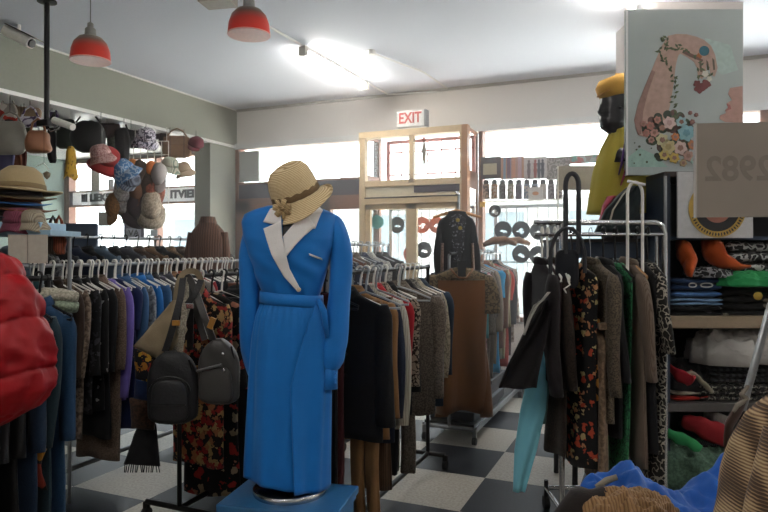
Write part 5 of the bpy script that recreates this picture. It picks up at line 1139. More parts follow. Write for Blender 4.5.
# pale blue sash
def ribbon(name, label, cat, pts, m, th=.004, wv=.01):
    q = P(*pts[0][:3]); T = thing(name, label, cat, q); rings = []
    N_ = len(pts) - 1; S_ = N_ * 6
    for i in range(S_ + 1):
        t = i / 6; k = min(int(t), N_ - 1); f = t - k
        a = [pts[k][j] + (pts[k + 1][j] - pts[k][j]) * f for j in range(4)]
        c = P(*a[:3]) - q; w_ = a[3] / 2; n2 = 12; rg = []
        for side in (1, -1):
            for j in range(n2 + 1):
                s_ = (j / n2 * 2 - 1) * side; rg.append(c + Vector((CS, SN, 0)) * (w_ * s_) + Vector((-SN, CS, 0)) * (wv * sin(s_ * 4 + i * .25) - side * th / 2))
        rings.append(rg)
    MB().loft(rings).build('cloth', m, T, smooth=2); return T
ribbon('sash', 'long pale blue sash trailing down to the floor tiles', 'sash', [(545, 300, 3.45, .05), (541, 350, 3.42, .09), (533, 410, 3.4, .14), (526, 450, 3.4, .12), (519, 492, 3.4, .06)], fab('pale blue satin', '74b4c4', 'silk'))
ribbon('scarf', 'grey green scarf hanging behind the pale blue sash', 'scarf', [(548, 310, 3.5, .06), (543, 360, 3.5, .1), (535, 424, 3.48, .12)], fab('grey green', '5f7f7c'))
q = LD(.76, 3.25); ribbon('black_sleeve', 'flared black sleeve flung out toward the aisle from the rack', 'garment', [(546, 300, 3.3, .06), (534, 335, 3.28, .12), (524, 365, 3.26, .17), (518, 388, 3.25, .19)], fab('black crepe', '161214'), .03, .02)
ribbon('twisted_cord', 'twisted white cord dangling over the black jacket', 'cord', [(549, 292, 3.22, .012), (542, 300, 3.22, .014), (536, 305, 3.22, .03), (530, 318, 3.22, .02), (524, 335, 3.22, .008)], fab('white cotton', 'b9b4ac'))
# tall looped handles
q = P(567, 250, 3.35); T = thing('garment_bag', 'dark grey bag with tall looped handle hooked on the chrome rack', 'bag', q, TH)
def loop(cx, w_, zt_, zb, r, m, T, nm_, y=0, fl=1.0):
    pts = [(cx - w_ / 2, y, zb), (cx - w_ / 2, y, (zt_ + zb) / 2)] + [(cx - w_ / 2 * cos(a), y, zt_ - w_ * .9 + w_ * .9 * sin(a)) for a in [pi * k / 10 for k in range(11)]] + [(cx + w_ / 2, y, (zt_ + zb) / 2), (cx + w_ / 2, y, zb)]
    MB().tube(pts, r, 10, fl).build(nm_, m, T)
GB = mat('dark grey padded nylon', '26272c', .6, bump=.1); kk = 3.35 / F
loop((571 - 567) * kk, 13 * kk, (250 - 174) * kk, -.02, .013, GB, T, 'looped_handle', -.02)
loop((566 - 567) * kk, 34 * kk, (250 - 228) * kk, -.12, .010, GB, T, 'shoulder_strap', -.03)
rings = [[((.06) * (.6 + .4 * sqrt(max(.02, 1 - abs(2 * zn - 1) ** 6))) * se(2 * pi * j / 24, 3)[0], .03 * se(2 * pi * j / 24, 3)[1], -.2 + .2 * zn) for j in range(24)] for zn in [i / 12 for i in range(13)]]
MB().loft(rings).build('bag_body', fab('dark bag cloth', '1b1c22'), T, smooth=2)
b = MB().tube([(-.02, -.05, -.12), (.0, -.052, -.18), (-.03, -.052, -.2), (-.01, -.052, -.24)], .005, 6); b.build('white_hook', M_WHITEP, T)
q = P(635, 235, 3.38); T = thing('white_loop_strap', 'tall white padded loop strap over the chrome rack rail', 'strap', q, TH); kk = 3.38 / F
loop(0, 15 * kk, 53 * kk, -.45, .008, mat('white padding', 'd4d0ca', .6), T, 'strap'); MB().tube([(-.04, 0, 54 * kk), (.05, -.01, 50 * kk)], .008, 8).build('tied_end', mat('white padding', 'd4d0ca'), T)
# shelving unit
LX0, LX1, DF, DB = 1.647, 2.75, 3.75, 4.2
SU = thing('shelf_unit', 'open shelf unit of folded clothes below the painted poster', 'shelves', LD(0, 0), TH)
M_NAVY = mat('navy painted board', '1e2c3f', .5); M_SBRD = mat('tan shelf edge', '8a7863', .6); M_SGR = mat('grey steel shelf', '4c4848', .45)
MB().box((LX0, DF, 0), (LX0 + .03, DB, 2.0)).build('side_panel', M_NAVY, SU, smooth=False)
MB().box((LX1, DF, 0), (LX1 + .03, DB, 2.0)).build('side_panel', M_NAVY, SU, smooth=False)
MB().box((LX0, DB, 0), (LX1 + .03, DB + .02, 2.0)).build('back_panel', mat('dark back board', '16161a', .7), SU, smooth=False)
MB().box((LX0, DF - .02, 1.093), (LX1, DB, 1.163)).build('shelf', M_SBRD, SU, smooth=False, bev=.004)
MB().box((LX0, DF - .02, .605), (LX1, DB, .655)).build('shelf', M_SGR, SU, smooth=False, bev=.004)
MB().box((LX0, DF, .12), (LX1, DB, .15)).build('shelf', M_SGR, SU, smooth=False)
MB().box((LX0, DF, 1.61), (LX1, DB, 1.63)).build('shelf', M_NAVY, SU, smooth=False)
MB().box((LX0 - .0, DF, 1.98), (LX1 + .03, DB, 2.01)).build('top_board', mat('dark brown top', '3a2f2a', .5), SU, smooth=False)
MB().tube([(LX0 - .012, DF - .03, .0), (LX0 - .012, DF - .03, 1.98)], .010, 8).build('edge_post', M_STEEL, SU)
# navy cabinet behind
T = thing('cabinet', 'dark navy cabinet standing behind the chrome rack', 'cabinet', LD(0, 0), TH); MB().box((1.64, 4.3, 0), (2.3, 4.8, 2.05)).build('carcass', M_NAVY, T, smooth=False); MB().box((1.70, 4.29, .1), (2.25, 4.3, 1.98)).build('door', mat('navy door', '22344c', .5), T, smooth=False); MB().box((1.64, 4.28, 0), (1.70, 4.3, 2.05)).build('brown_edge', mat('brown edge', '3a2a26', .5), T, smooth=False)
# sign board with round emblem
T = thing('emblem_board', 'white board with round black and gold emblem above folded jeans', 'sign', LD(0, DF - .03, 0), TH)
e0, e1 = (677 - 384) / F * 3.72, (752 - 384) / F * 3.72; ez0, ez1 = HC - (238 - HZ) / F * 3.72, HC - (172 - HZ) / F * 3.72
bx((e0, -.01, ez0), (e1, .005, ez1)).build('board', mat('white board', 'b4b3b4', .6), T, smooth=False)
ec = ((716 - 384) / F * 3.72, HC - (209 - HZ) / F * 3.72); kk = 3.72 / F
for r0_, r1_, c_, nm_, off in ((28.5 * kk, 22.5 * kk, 'a98a3c', 'gold_ring', .016), (22.5 * kk, 14 * kk, '16161a', 'black_ring', .015), (14 * kk, 0.001, '8f5a4c', 'red_centre', .014)):
    MB().loft([[(ec[0] + r_ * cos(a), y_, ec[1] + r_ * sin(a)) for a in [2 * pi * j / 48 for j in range(48)]] for r_, y_ in ((r0_, -off + .004), (r0_, -off), (r1_, -off), (r1_, -off + .004))]).build(nm_, mat(nm_, c_, .4), T, smooth=False)
b = MB()
for k in range(22):
    a = radians(200 + k * 6.6); c_, s_ = cos(a), sin(a); r_ = 25.5 * kk; p = Vector((ec[0] + r_ * c_, -.018, ec[1] + r_ * s_)); Mx = Matrix.Translation(p) @ Matrix.Rotation(-a, 4, 'Y')
    b.box((-.009, 0, -.003), (.009, .002, .003), Mx)
    if k % 3: b.box((-.003, 0, -.005), (.003, .002, .005), Mx)
b.build('ring_lettering', M_INK, T, smooth=False)
# painted poster
PD_ = 3.95; kk = PD_ / F
def ux(px): return (px - 684) * kk
q = P(684, 168, PD_); PT = thing('painted_canvas', 'tall painted canvas of an arm, rose vine and flowers atop shelf unit', 'painting', (q.x, q.y, 2.012), TH)
def uz(py): return (168 - py) * kk + (q.z - 2.012)
bx((ux(626), 0, 0), (ux(743), .03, uz(9))).build('canvas', mat('pale blue green canvas', '9fa7a6', .7, var=.08, bscale=3), PT, smooth=False, bev=.003)
bx((ux(626), -.001, 0), (ux(628), .031, uz(9))).build('canvas_edge', M_TRIMW, PT, smooth=False)
def paint(name, poly, c_, off=.002, sc=1):
    vs = [(ux(a), -off, uz(b_)) for a, b_ in poly]; bm = bmesh.new(); f = bm.faces.new([bm.verts.new(v) for v in vs]); r = bmesh.ops.extrude_face_region(bm, geom=[f]); 
    for e in r['geom']:
        if isinstance(e, bmesh.types.BMVert): e.co.y = 0.0005
    bmesh.ops.triangulate(bm, faces=bm.faces[:]); bmesh.ops.recalc_face_normals(bm, faces=bm.faces[:]); me = bpy.data.meshes.new(name); bm.to_mesh(me); bm.free(); me.materials.append(mat('paint ' + c_, c_, .7, var=.12, bscale=30)); o = bpy.data.objects.new(name, me); COL.objects.link(o); o.parent = PT; return o
def blob(name, cx, cy, r, c_, off, pet=0, n=20):
    return paint(name, [(cx + r * (1 + .16 * sin(pet * t)) * cos(t), cy + r * (1 + .16 * sin(pet * t)) * sin(t)) for t in [2 * pi * k / n for k in range(n)]], c_, off)
paint('turquoise_wash', [(627, 158), (640, 148), (655, 155), (668, 167), (627, 167)], '8fada3', .001); paint('turquoise_wash', [(705, 38), (730, 45), (738, 70), (722, 75), (705, 60)], 'a3b5b0', .001)
paint('painted_arm', [(635.5, 128), (634, 120), (637.6, 105), (644, 88), (651.6, 70), (657, 57), (661.5, 46), (668, 36), (676, 34), (687, 34.4), (697, 37), (704, 40), (711, 46), (715, 55), (717.5, 68), (714.5, 77), (710.5, 74), (709, 66), (706, 64), (706, 74), (702, 79), (698, 77), (697, 68), (694, 62), (687, 57), (680, 53.5), (678, 56), (675.5, 66), (673.5, 84), (671, 100), (667, 119), (660, 133), (648, 138), (638, 135)], 'a88c80', .002)
paint('arm_shading', [(635.5, 128), (634, 120), (637.6, 105), (644, 88), (651.6, 70), (655, 72), (648, 92), (643, 112), (641, 134), (638, 135)], '8d7068', .003)
paint('painted_hand_line', [(683, 50), (692, 54), (703, 60), (702, 62), (690, 57), (682, 53)], '6d5348', .003); paint('painted_hand_line', [(706, 60), (708, 62), (709, 70), (707, 70)], '5d5345', .003); paint('painted_hand_line', [(699, 62), (701, 63), (702, 72), (700, 72)], '5d5345', .003); paint('painted_hand_line', [(712, 58), (714, 60), (715, 70), (713, 70)], '5d5345', .003)
paint('painted_face', [(742.5, 86), (730, 88), (728, 94), (732, 100), (726.5, 103.5), (728.5, 107), (725, 110), (726, 113), (720, 115.5), (719.5, 119), (725, 122), (742.5, 123)], 'a07c72', .002); paint('painted_lips', [(726.5, 104), (730, 105), (731, 109), (726, 111), (728, 107.5)], '8a4c48', .003)
blob('painted_ring_stone', 704, 51, 5, '2d6170', .004); paint('painted_ring_band', [(698, 53), (702, 57), (700, 59), (696, 56)], '9c5a30', .004)
for cx, cy, r in ((699.5, 88, 5.2), (706, 84, 4.5), (697, 84, 3.5)): blob('painted_rose', cx, cy, r, '6e3838', .004, 5)
for cx, cy, r in ((705, 74, 3.2), (709, 79, 2.6)): blob('painted_blossom', cx, cy, r, 'c2c0b4', .005, 5)
rr_ = random.Random(3); k2 = 0
for path in ([(668, 37), (663, 42), (666, 46), (671, 50)], [(659, 50), (662, 58), (667, 66), (673, 74), (675, 84), (674, 96), (673, 108), (676, 116)], [(673, 50), (682, 46), (690, 54), (700, 66), (697, 78), (708, 70), (712, 82)]):
    for a, c in zip(path, path[1:]):
        for k in range(4):
            t = k / 4; x = a[0] + (c[0] - a[0]) * t; y = a[1] + (c[1] - a[1]) * t; an = rr_.uniform(0, 6); w_ = 2.6; k2 += 1
            paint('painted_leaf', [(x, y), (x + w_ * cos(an), y + w_ * sin(an)), (x + 1.9 * w_ * cos(an + .4), y + 1.9 * w_ * sin(an + .4)), (x + w_ * cos(an + .9), y + w_ * sin(an + .9))], '4b5640' if k2 % 2 else '5b6448', .0045)
for k in range(80):
    a = rr_.uniform(0, 6.28); r = rr_.uniform(8, 25); x = 668 + r * cos(a) * .95; y = 137 + r * sin(a) * 1.0
    if y < 167: blob('painted_foliage', x, y, rr_.uniform(2.5, 5.5), rr_.choice(['4c5a48', '5c6650', '3f4a40', '6b5450']), .003, 7, 14)
for cx, cy, r, c_ in ((650, 126, 4, '9c6b62'), (657, 120, 3.6, 'a4756a'), (646, 133, 3.6, '96665e'), (654, 133, 4, 'a87f74'), (662, 128, 3, '8f6a5c'), (643, 124, 3, '97706a'), (651, 140, 3, 'a07a70'), (669, 123, 6, 'bda49e'), (686, 133, 8, '7ba3ab'), (681, 122, 5, '8aa9ad'), (675, 137, 3.8, 'b06a3c'), (668, 147, 7, 'b3a678'), (662, 140, 6, 'b5b08c'), (680, 148, 6.5, 'c0a8a0'), (674, 158, 5, 'b39a4c'), (664, 155, 5, 'b7a35c'), (688, 156, 5, '9c7c70'), (692, 145, 4.5, 'a36a48'), (683, 163, 3.5, 'a08a6a'), (694, 160, 4, '8fa9a0'), (692, 122, 2.5, '7c5654'), (696, 115, 2, '7c5654'), (690, 113, 2, '8a5f5c')):
    blob('painted_flower', cx, cy, r, c_, .006, 6)
    blob('painted_flower_heart', cx, cy, r * .45, {'bda49e': 'a58a86', '7ba3ab': '5f8b96', 'b3a678': '9a8c60'}.get(c_, '86655a'), .007, 5, 12)
for k in range(22):
    x = 640 + rr_.uniform(-8, 50); y = 150 + rr_.uniform(-12, 15); blob('painted_seed', x, min(y, 166), rr_.uniform(.6, 1.3), '4f5444', .003, 0, 8)
# black bust with yellow cap
bq = P(618, 215, 4.15); BU = thing('display_bust', 'black glossy display bust in profile wearing a yellow cap', 'mannequin', (bq.x, bq.y, 1.62), TH)
kk = 4.15 / F
def bx2(px): return (px - 618) * kk
def bz(py): return HC - (py - HZ) * kk - 1.62
prof = [(88, 602, 622), (93, 601, 626), (99, 600.5, 628), (103, 600.5, 628.5), (106, 599.5, 628.5), (109, 598.6, 628), (112, 597.4, 628), (114, 598.4, 627.5), (116, 600.2, 627), (118, 599.2, 627), (120, 599.6, 626.5), (121.5, 599.2, 626), (123, 600.6, 625.5), (126, 600, 624.5), (129, 601.5, 623.5), (131, 605, 623), (134, 609, 623), (139, 611, 623.5), (145, 609, 626), (152, 604, 634), (165, 602, 638)]
rings = []; n = 32
for py, f_, bk in prof:
    cx = (bx2(f_) + bx2(bk)) / 2; hx = (bx2(bk) - bx2(f_)) / 2; wy = {True: .075, False: .052}[py < 128]; rg = []
    if py > 140: wy = .052 + (py - 140) * .006
    for j in range(n):
        a = 2 * pi * j / n; c, s_ = cos(a), sin(a); nar = 1.0
        x = cx + hx * c; y = wy * s_
        if c < -.6 and 103 < py < 117: y *= .55
        rg.append((x, y, bz(py)))
    rings.append(rg)
MB().loft(rings).build('head_and_neck', mat('gloss black mannequin', '17141a', .3, var=0), BU, smooth=2)
MB().lathe([(.001, -.012), (.016, 0), (.001, .012)], 12, Matrix.Translation((bx2(616), -.07, bz(110)))).build('ear', mat('gloss black mannequin', '17141a'), BU)
MB().loft([[(bx2(618) + (r_ * cos(2 * pi * j / 24)), r_ * .8 * sin(2 * pi * j / 24), z) for j in range(24)] for r_, z in ((.001, bz(150)), (.1, bz(152)), (.13, bz(160)), (.12, bz(190)), (.1, .0))]).build('shoulders', mat('gloss black mannequin', '17141a'), BU)
YEL = fab('yellow cap cloth', 'c0903a', 'plain'); T = thing('baker_boy_cap', 'yellow baker boy cap on the black bust', 'cap', BU.location, TH)
MB().loft([[(bx2(613 + dx) + r_ * cos(2 * pi * j / 28), r_ * .9 * sin(2 * pi * j / 28), bz(py) + .018 * cos(2 * pi * j / 28)) for j in range(28)] for r_, py, dx in ((.09, 97, 2), (.104, 92, 1), (.112, 86, 0), (.098, 79, 1), (.06, 76.5, 2), (.001, 76, 2))]).build('crown', YEL, T, smooth=2)
MB().loft([[(bx2(606) - (.02 + .035 * t) * cos(u) * 1.0, (.085 - .01 * t) * sin(u), bz(93 + 3.5 * t * cos(u))) for u in [radians(x) for x in range(-70, 71, 10)]] for t in (0, .5, 1)], (False, False), closed=False).build('peak', fab('dark yellow', 'a5702c'), T, smooth=2, solid=.006)
T = thing('yellow_drape', 'mustard yellow cloth with purple and pink stripes draped on the bust', 'garment', BU.location, TH)
YD = fab('mustard drape', 'a8993c', 'silk'); rings = []
for i in range(20):
    t = i / 19; py = 128 + t * 86; hw = interp([(0, 12, 0), (-.2, 20, 0), (-.5, 27, 0), (-1, 32, 0)], -t)[0] * kk; cx = bx2(622 - 3 * t)
    rings.append([(cx + hw * cos(2 * pi * j / 40) + .006 * sin(j * 2.1), (.06 + .1 * min(1, t * 2.5)) * sin(2 * pi * j / 40) * (1 + .05 * sin(j * 1.3)), bz(py) - .03 * max(0, -cos(2 * pi * j / 40)) * (1 - t) * .9) for j in range(40)])
MB().loft(rings, (False, True)).build('cloth', YD, T, smooth=2)
for c_, o_ in (('5a3a78', 0), ('a03a5c', 10)):
    MB().tube([(bx2(622 + o_ * .1), -.10, bz(130 + o_)), (bx2(617 + o_ * .15), -.15, bz(147 + o_)), (bx2(613 + o_ * .3), -.168, bz(164 + o_)), (bx2(609 + o_ * .2), -.17, bz(178 + o_))], [.02, .026, .022, .01], 10, .3).build('stripe', fab('stripe ' + c_, c_), T, smooth=2)
# stand for the bust
T = thing('display_table', 'tall dark table carrying the yellow draped bust', 'table', LD(0, 0), TH); [MB().tube([(x, y, 0), (x, y, 1.6)], .018, 8).build('leg', M_BLACKM, T) for x in (1.2, 1.58) for y in (4.02, 4.46)]; MB().box((1.12, 3.98, 1.5), (1.62, 4.5, 1.60)).build('apron', M_NAVY, T, smooth=False, bev=.004); MB().box((1.10, 3.96, 1.60), (1.62, 4.52, 1.62)).build('top', M_INK, T, smooth=False)
# clothes thrown on top
def heap(name, label, cat, q, sx, sy, sz, m, seed, rz=TH, amp=.35, freq=9, flatten=1.0, part='cloth', ridge=1.0):
    T = thing(name, label, cat, q, rz); rings = []; nu, nv = 64, 26
    for i in range(nv + 1):
        t = i / nv; r_ = sin(t * pi / 2) ** .7; z = cos(t * pi / 2) ** .8; rg = []
        for j in range(nu):
            a = 2 * pi * j / nu; p = Vector((cos(a) * r_, sin(a) * r_, z)); nn = 1 - abs(noise.noise(p * 1.7 * freq / 9 + Vector((seed * 3.1, seed, 0)))) * 2.2 * ridge; n2 = noise.noise(p * 4 + Vector((0, seed, seed)))
            ed = 1 + .18 * noise.noise(Vector((cos(a) * 1.5, sin(a) * 1.5, seed))) * 2
            n3 = (1 - 2 * abs(noise.noise(p * 5 + Vector((seed, 2, 0))))) + .5 * (1 - 2 * abs(noise.noise(p * 10 + Vector((seed, 7, 0)))))
            rg.append((p.x * sx * ed * (1 + .05 * n3), p.y * sy * ed * (1 + .05 * n3), max(0, sz * (p.z * (1 - amp * .5) + amp * nn * .6 * (z ** .35) + .1 * n2 * z + .09 * n3 * z ** .3)) if i < nv else 0))
        rings.append(rg)
    MB().loft(rings, (True, True)).build(part, m, T, smooth=2); return T
q = P(618, 215, 3.85)
ribbon('jacket', 'dark green jacket with white piping slumped behind the rack rail', 'jacket', [(634, 186, 3.88, .05), (628, 196, 3.86, .13), (622, 210, 3.84, .2), (618, 232, 3.82, .26)], fab('bottle green', '20282a'), .06, .02)
ribbon('piping_cord', 'cream piping cord curving over the dark green jacket', 'cord', [(630, 186, 3.79, .01), (622, 196, 3.77, .01), (613, 210, 3.75, .01), (609, 225, 3.74, .01)], fab('cream cord', '9c988c'), .004, 0)
ribbon('shirt', 'crimson pink shirt tucked beside the dark green jacket', 'shirt', [(614, 196, 3.95, .06), (610, 206, 3.93, .09), (606, 222, 3.92, .09)], fab('crimson pink', '8f2f40'), .05, .02)

# folded clothes on shelves ------------------------------------------
def folded(label, x0p, x1p, yb, h, m, d=3.78, dep=.3, name='folded_shirt', cat='clothes', wob=.004, nl=2):
    q = P((x0p + x1p) / 2, yb, d); w_ = (x1p - x0p) / F * d; T = thing(name, label, cat, q, TH); sd = len(label)
    for l in range(nl):
        hh = h / nl; z0 = l * hh; rings = []
        for i in range(22):
            x = -w_ / 2 + w_ * i / 21; e = min(1, (min(i, 21 - i) + .6) / 2.2) ** .6; rg = []
            for j in range(24):
                a = 2 * pi * j / 24; c, s_ = se(a, 3); rg.append((x, dep / 2 + dep / 2 * c * (.96 + .04 * e) + wob * 1.5 * sin(x * 31 + l), z0 + hh * .52 * (1 + s_ * e) + wob * sin(x * 24 + l * 2 + sd) * (1 if l else .3)))
            rings.append(rg)
        MB().loft(rings).build('folded_layer', m, T, smooth=2)
    return T
DN = fab('folded denim', '3d608f', 'denim'); DL = fab('light denim', '7a9cc0', 'denim')
ys = 318
folded('black printed tops folded at bottom of the jeans pile', 671, 722, 318, .07, fab('black print folded', '17171b', 'dots', '77777c', .5), name='folded_blouse', nl=2)
folded('pale blue jeans folded under the darker jeans', 672, 723, 306, .045, DL, name='folded_jeans', nl=2)
folded('mid blue jeans folded above the palest pair', 672, 722, 298, .04, DN, name='folded_jeans', nl=1)
T = folded('dark blue sweatshirt with white print topping the jeans pile', 672, 722, 291, .075, fab('navy sweat', '223a5e', 'denim'), name='folded_sweatshirt', nl=2)
for px, rx in ((706, .035), (692, .022)):
    b = MB().tube([(rx * cos(2 * pi * k / 20), 0, .012 * sin(2 * pi * k / 20)) for k in range(20)], .004, 6, closed=True); o = b.build('white_print', mat('white print', 'b5b5b5', .7), T); o.location = ((px - 697) / F * 3.78, -.008, .035)
heap('folded_scarf', 'black and white tangled scarf on top of the jeans pile', 'scarf', P(708, 277, 3.85), .16, .1, .06, fab('black white scarf', '1a1a1c', 'leopard', '8a8a8c', .8), 5)
def limb(name, label, cat, pts, m, flat=.6, part='cloth', n=16):
    q = P(*pts[0][:3]); T = thing(name, label, cat, q); pp = []; rr = []
    for i in range(len(pts) - 1):
        for k in range(6):
            f = k / 6; pp.append(P(*pts[i][:3]).lerp(P(*pts[i + 1][:3]), f) - q); rr.append(pts[i][3] + (pts[i + 1][3] - pts[i][3]) * f)
    pp.append(P(*pts[-1][:3]) - q); rr.append(pts[-1][3]); b = MB().tube(pp, rr, n, flat); b.v = [tuple(Vector(v) + Vector((.4, .4, 1)) * .012 * noise.noise(Vector(v) * 22 + Vector((q.x * 9, 0, 0)))) for v in b.v]; b.build(part, m, T, smooth=2); return T
ORG = fab('burnt orange jersey', 'b04a16', 'plain', sheen=.4)
limb('sweatshirt', 'burnt orange sweatshirt flopping over the jeans pile', 'sweatshirt', [(680, 243, 3.9, .05), (684, 252, 3.82, .075), (690, 262, 3.77, .065), (689, 270, 3.74, .045), (690, 277, 3.74, .02)], ORG)
limb('sweatshirt', 'burnt orange sweatshirt trailing a long sleeve toward black shirts', 'sweatshirt', [(706, 240, 3.95, .05), (712, 250, 3.85, .09), (722, 261, 3.8, .06), (735, 266, 3.78, .035), (750, 267, 3.78, .015)], ORG)
FR = fab('black frost print', '151517', 'leopard', '9a9a98', .55)
folded('black shirt with white fern print beside the orange sweatshirts', 729, 790, 274, .19, FR, name='folded_shirt', nl=3)
heap('scarf', 'bright green scarf crumpled over the black shirts', 'scarf', P(747, 286, 3.78), .17, .1, .085, fab('kelly green', '1f7a44', 'silk'), 9)
folded('black tee shirts with gold badge folded below the green scarf', 724, 800, 318, .17, fab('black tee', '141416', 'dots', '6f6a60', .35), name='folded_tee_shirts', nl=4)
o = MB().lathe([(.004, -.004), (.024, 0), (.004, .004)], 16, Matrix.Rotation(pi / 2, 4, 'X')).build('badge', mat('gold badge', 'a3883a', .4, .5), loc=P(758, 296, 3.7)); tag(o, 'round gold badge printed on the folded black tee shirts', 'badge')
# second shelf
heap('sweater', 'white knitted sweater crumpled on the middle shelf', 'sweater', P(722, 362, 3.9), .2, .14, .19, fab('white knit', 'a8a4a0', 'plain'), 3)
heap('sweater', 'off-white hooded top crumpled beside the white sweater', 'sweater', P(758, 360, 3.9), .2, .14, .2, fab('off white', 'a5a09c'), 12)
folded('magenta tee shirt folded under the off-white hooded top', 724, 800, 366, .07, fab('magenta', '7a1d4a'), name='folded_tee_shirt', nl=2)
folded('black cardigans folded under the magenta tee shirt', 715, 800, 384, .1, fab('black zigzag', '151517', 'stripes', '3a3a3e', 1), name='folded_cardigans', nl=3)
folded('black and cream zigzag knit at the bottom of the middle shelf', 700, 800, 402, .1, fab('zigzag knit', '1b1a1b', 'leopard', '8c887f', .9), name='folded_knit', nl=3)
limb('cap', 'black cap with red curved peak on the middle shelf', 'cap', [(668, 366, 3.8, .02), (678, 374, 3.74, .035), (690, 382, 3.72, .04), (694, 378, 3.75, .03), (690, 372, 3.8, .02)], fab('red trim', '9a1f2a'), .35)
heap('bag', 'black soft bag slumped behind the red curved peak', 'bag', P(684, 398, 3.95), .18, .14, .22, BK, 22)
limb('strap', 'cream twisted strap draped across the black soft bag', 'strap', [(682, 372, 3.75, .012), (694, 374, 3.73, .014), (704, 383, 3.72, .013), (712, 392, 3.72, .012)], fab('cream strap', '8c8475'), 1)
folded('red tee shirt folded below the black soft bag', 674, 712, 402, .035, fab('signal red', 'a3261c'), name='folded_tee_shirt', nl=1)
folded('cream tee shirt folded on the red tee shirt', 674, 708, 396, .025, fab('cream tee', '8f8778'), name='folded_tee_shirt', nl=1)
# third shelf
heap('blanket', 'sage green towelling blanket heaped on the lowest visible shelf', 'blanket', P(690, 481, 3.85), .26, .2, .24, fab('sage towel', '55705e', 'fleck', '41584a', 1.5), 31, amp=.2)
limb('folded_blouse', 'bright green folded top on the sage blanket', 'top', [(667, 432, 3.72, .03), (678, 437, 3.7, .035), (690, 443, 3.69, .035), (700, 449, 3.69, .025)], fab('spring green', '2f8a52'), .5)
limb('sweater', 'crimson red sweater folded beside the bright green top', 'sweater', [(682, 420, 3.8, .035), (700, 426, 3.76, .06), (718, 434, 3.74, .06), (735, 442, 3.74, .05)], fab('crimson sweater', '8a1c22'), .6)
limb('top', 'white ribbed top lying above crimson sweater', 'top', [(704, 414, 3.85, .02), (716, 417, 3.8, .035), (732, 424, 3.78, .035)], fab('white rib', '9a9690', 'knit'), .6)
folded('grey striped shirts folded on the lowest visible shelf', 700, 800, 474, .25, fab('grey stripe', '35363a', 'stripes', '5a5c60', 3), name='folded_shirts', nl=5)
for k in range(3): folded('black denim trousers folded on the bottom shelf, ' + ['lowest', 'middle', 'topmost'][k] + ' of the pile', 672, 760, 489 - 0 - k * 0, .08, BK, name='folded_trousers', nl=2).location.z = .152 + .085 * k

# grey sign board on a stand, near
SQ = 2.15; q = P(738, 170, SQ); T = thing('hanging_sign', 'plain taupe signboard with faint reversed 2982 hanging before the painting', 'sign', q, TH - .12)
bx((-.137, -.008, -.158), (.23, .008, .158)).build('board', mat('taupe board', '857b71', .75, var=.04, bscale=5), T, smooth=False)
text_part('faint_numerals', '2982', .115, mat('faint numerals', '776c63', .75), T, (.0, -.0085, .0), ext=.0005, sx=-.95)
bx((-.139, -.01, -.16), (-.134, .01, .16)).build('board_edge', mat('pale board edge', 'a39c94', .6), T, smooth=False)
MB().tube([(.22, .012, -.1), (.26, .012, -.1), (.26, .012, ZC - q.z)], .008, 8).build('suspension_rod', M_STEEL, T)

# ---- foreground heap bottom right
T = thing('display_table', 'low table carrying the blue shiny cloth and knits', 'table', LD(.98, 1.95), TH); bx((-.2, -.35, .60), (.5, .35, .64)).build('tabletop', M_SGR, T, smooth=False)
for x in (-.16, .46):
    for y in (-.31, .31): MB().tube([(x, y, 0), (x, y, .6)], .018, 8).build('leg', M_BLACKM, T)
def drape():
    T = thing('blue_satin_cloth', 'royal blue shiny cloth heaped at the table edge below the rack', 'cloth', (0, 0, 0)); n1, n2 = 110, 60; vs = []
    prof = [(560, 520), (575, 500), (590, 478), (605, 479), (618, 470), (626, 467), (634, 476), (650, 480), (668, 487), (680, 492), (692, 488), (704, 480), (716, 470), (728, 455), (745, 450), (760, 455)]
    for i in range(n1):
        px = 560 + 200 * i / (n1 - 1); top = 0
        for a, c in zip(prof, prof[1:]):
            if a[0] <= px <= c[0]: top = a[1] + (c[1] - a[1]) * (px - a[0]) / (c[0] - a[0])
        for j in range(n2):
            v = j / (n2 - 1); d = 2.15 - .55 * v; z_top = HC - (top - HZ) / F * 2.1
            lat = (px - 384) / F * (2.1)
            f = (1 - abs(noise.noise(Vector((lat * 7 + v * 2.2, v * 3.5 - lat * 3, 2.0)))) * 2) * .045 + (1 - abs(noise.noise(Vector((lat * 14 - v * 4, v * 7, 5.0)))) * 2) * .022 + (1 - abs(noise.noise(Vector((lat * 30 - v * 9, v * 14, 8.0)))) * 2) * .007
            z = z_top - .02 - .16 * v ** 1.3 + f * min(1, v * 6 + .3)
            if v < .08: z -= (.08 - v) * 1.2
            p = LD(lat, d); vs.append((p.x, p.y, max(.645, z)))
    fs = [(i * n2 + j, (i + 1) * n2 + j, (i + 1) * n2 + j + 1, i * n2 + j + 1) for i in range(n1 - 1) for j in range(n2 - 1)]
    MB().add(vs, fs).build('cloth', fab('electric blue satin', '064a98', 'silk', rough=.5), T, smooth=2, solid=.004)
drape()
limb('clothes_bundle', 'dark brown garment rolled over the near edge of the blue cloth', 'garment', [(560, 535, 1.8, .05), (585, 512, 1.8, .07), (606, 503, 1.8, .05), (622, 500, 1.8, .02)], fab('dark brown knit', '231c1a'), .8)
heap('knitted_hat', 'tan ribbed knit lying over the blue cloth', 'knitwear', P(630, 545, 1.75), .135, .1, .135, fab('tan rib knit', '8a6a48', 'knit', '6b4f33', .8), 41, amp=.12)
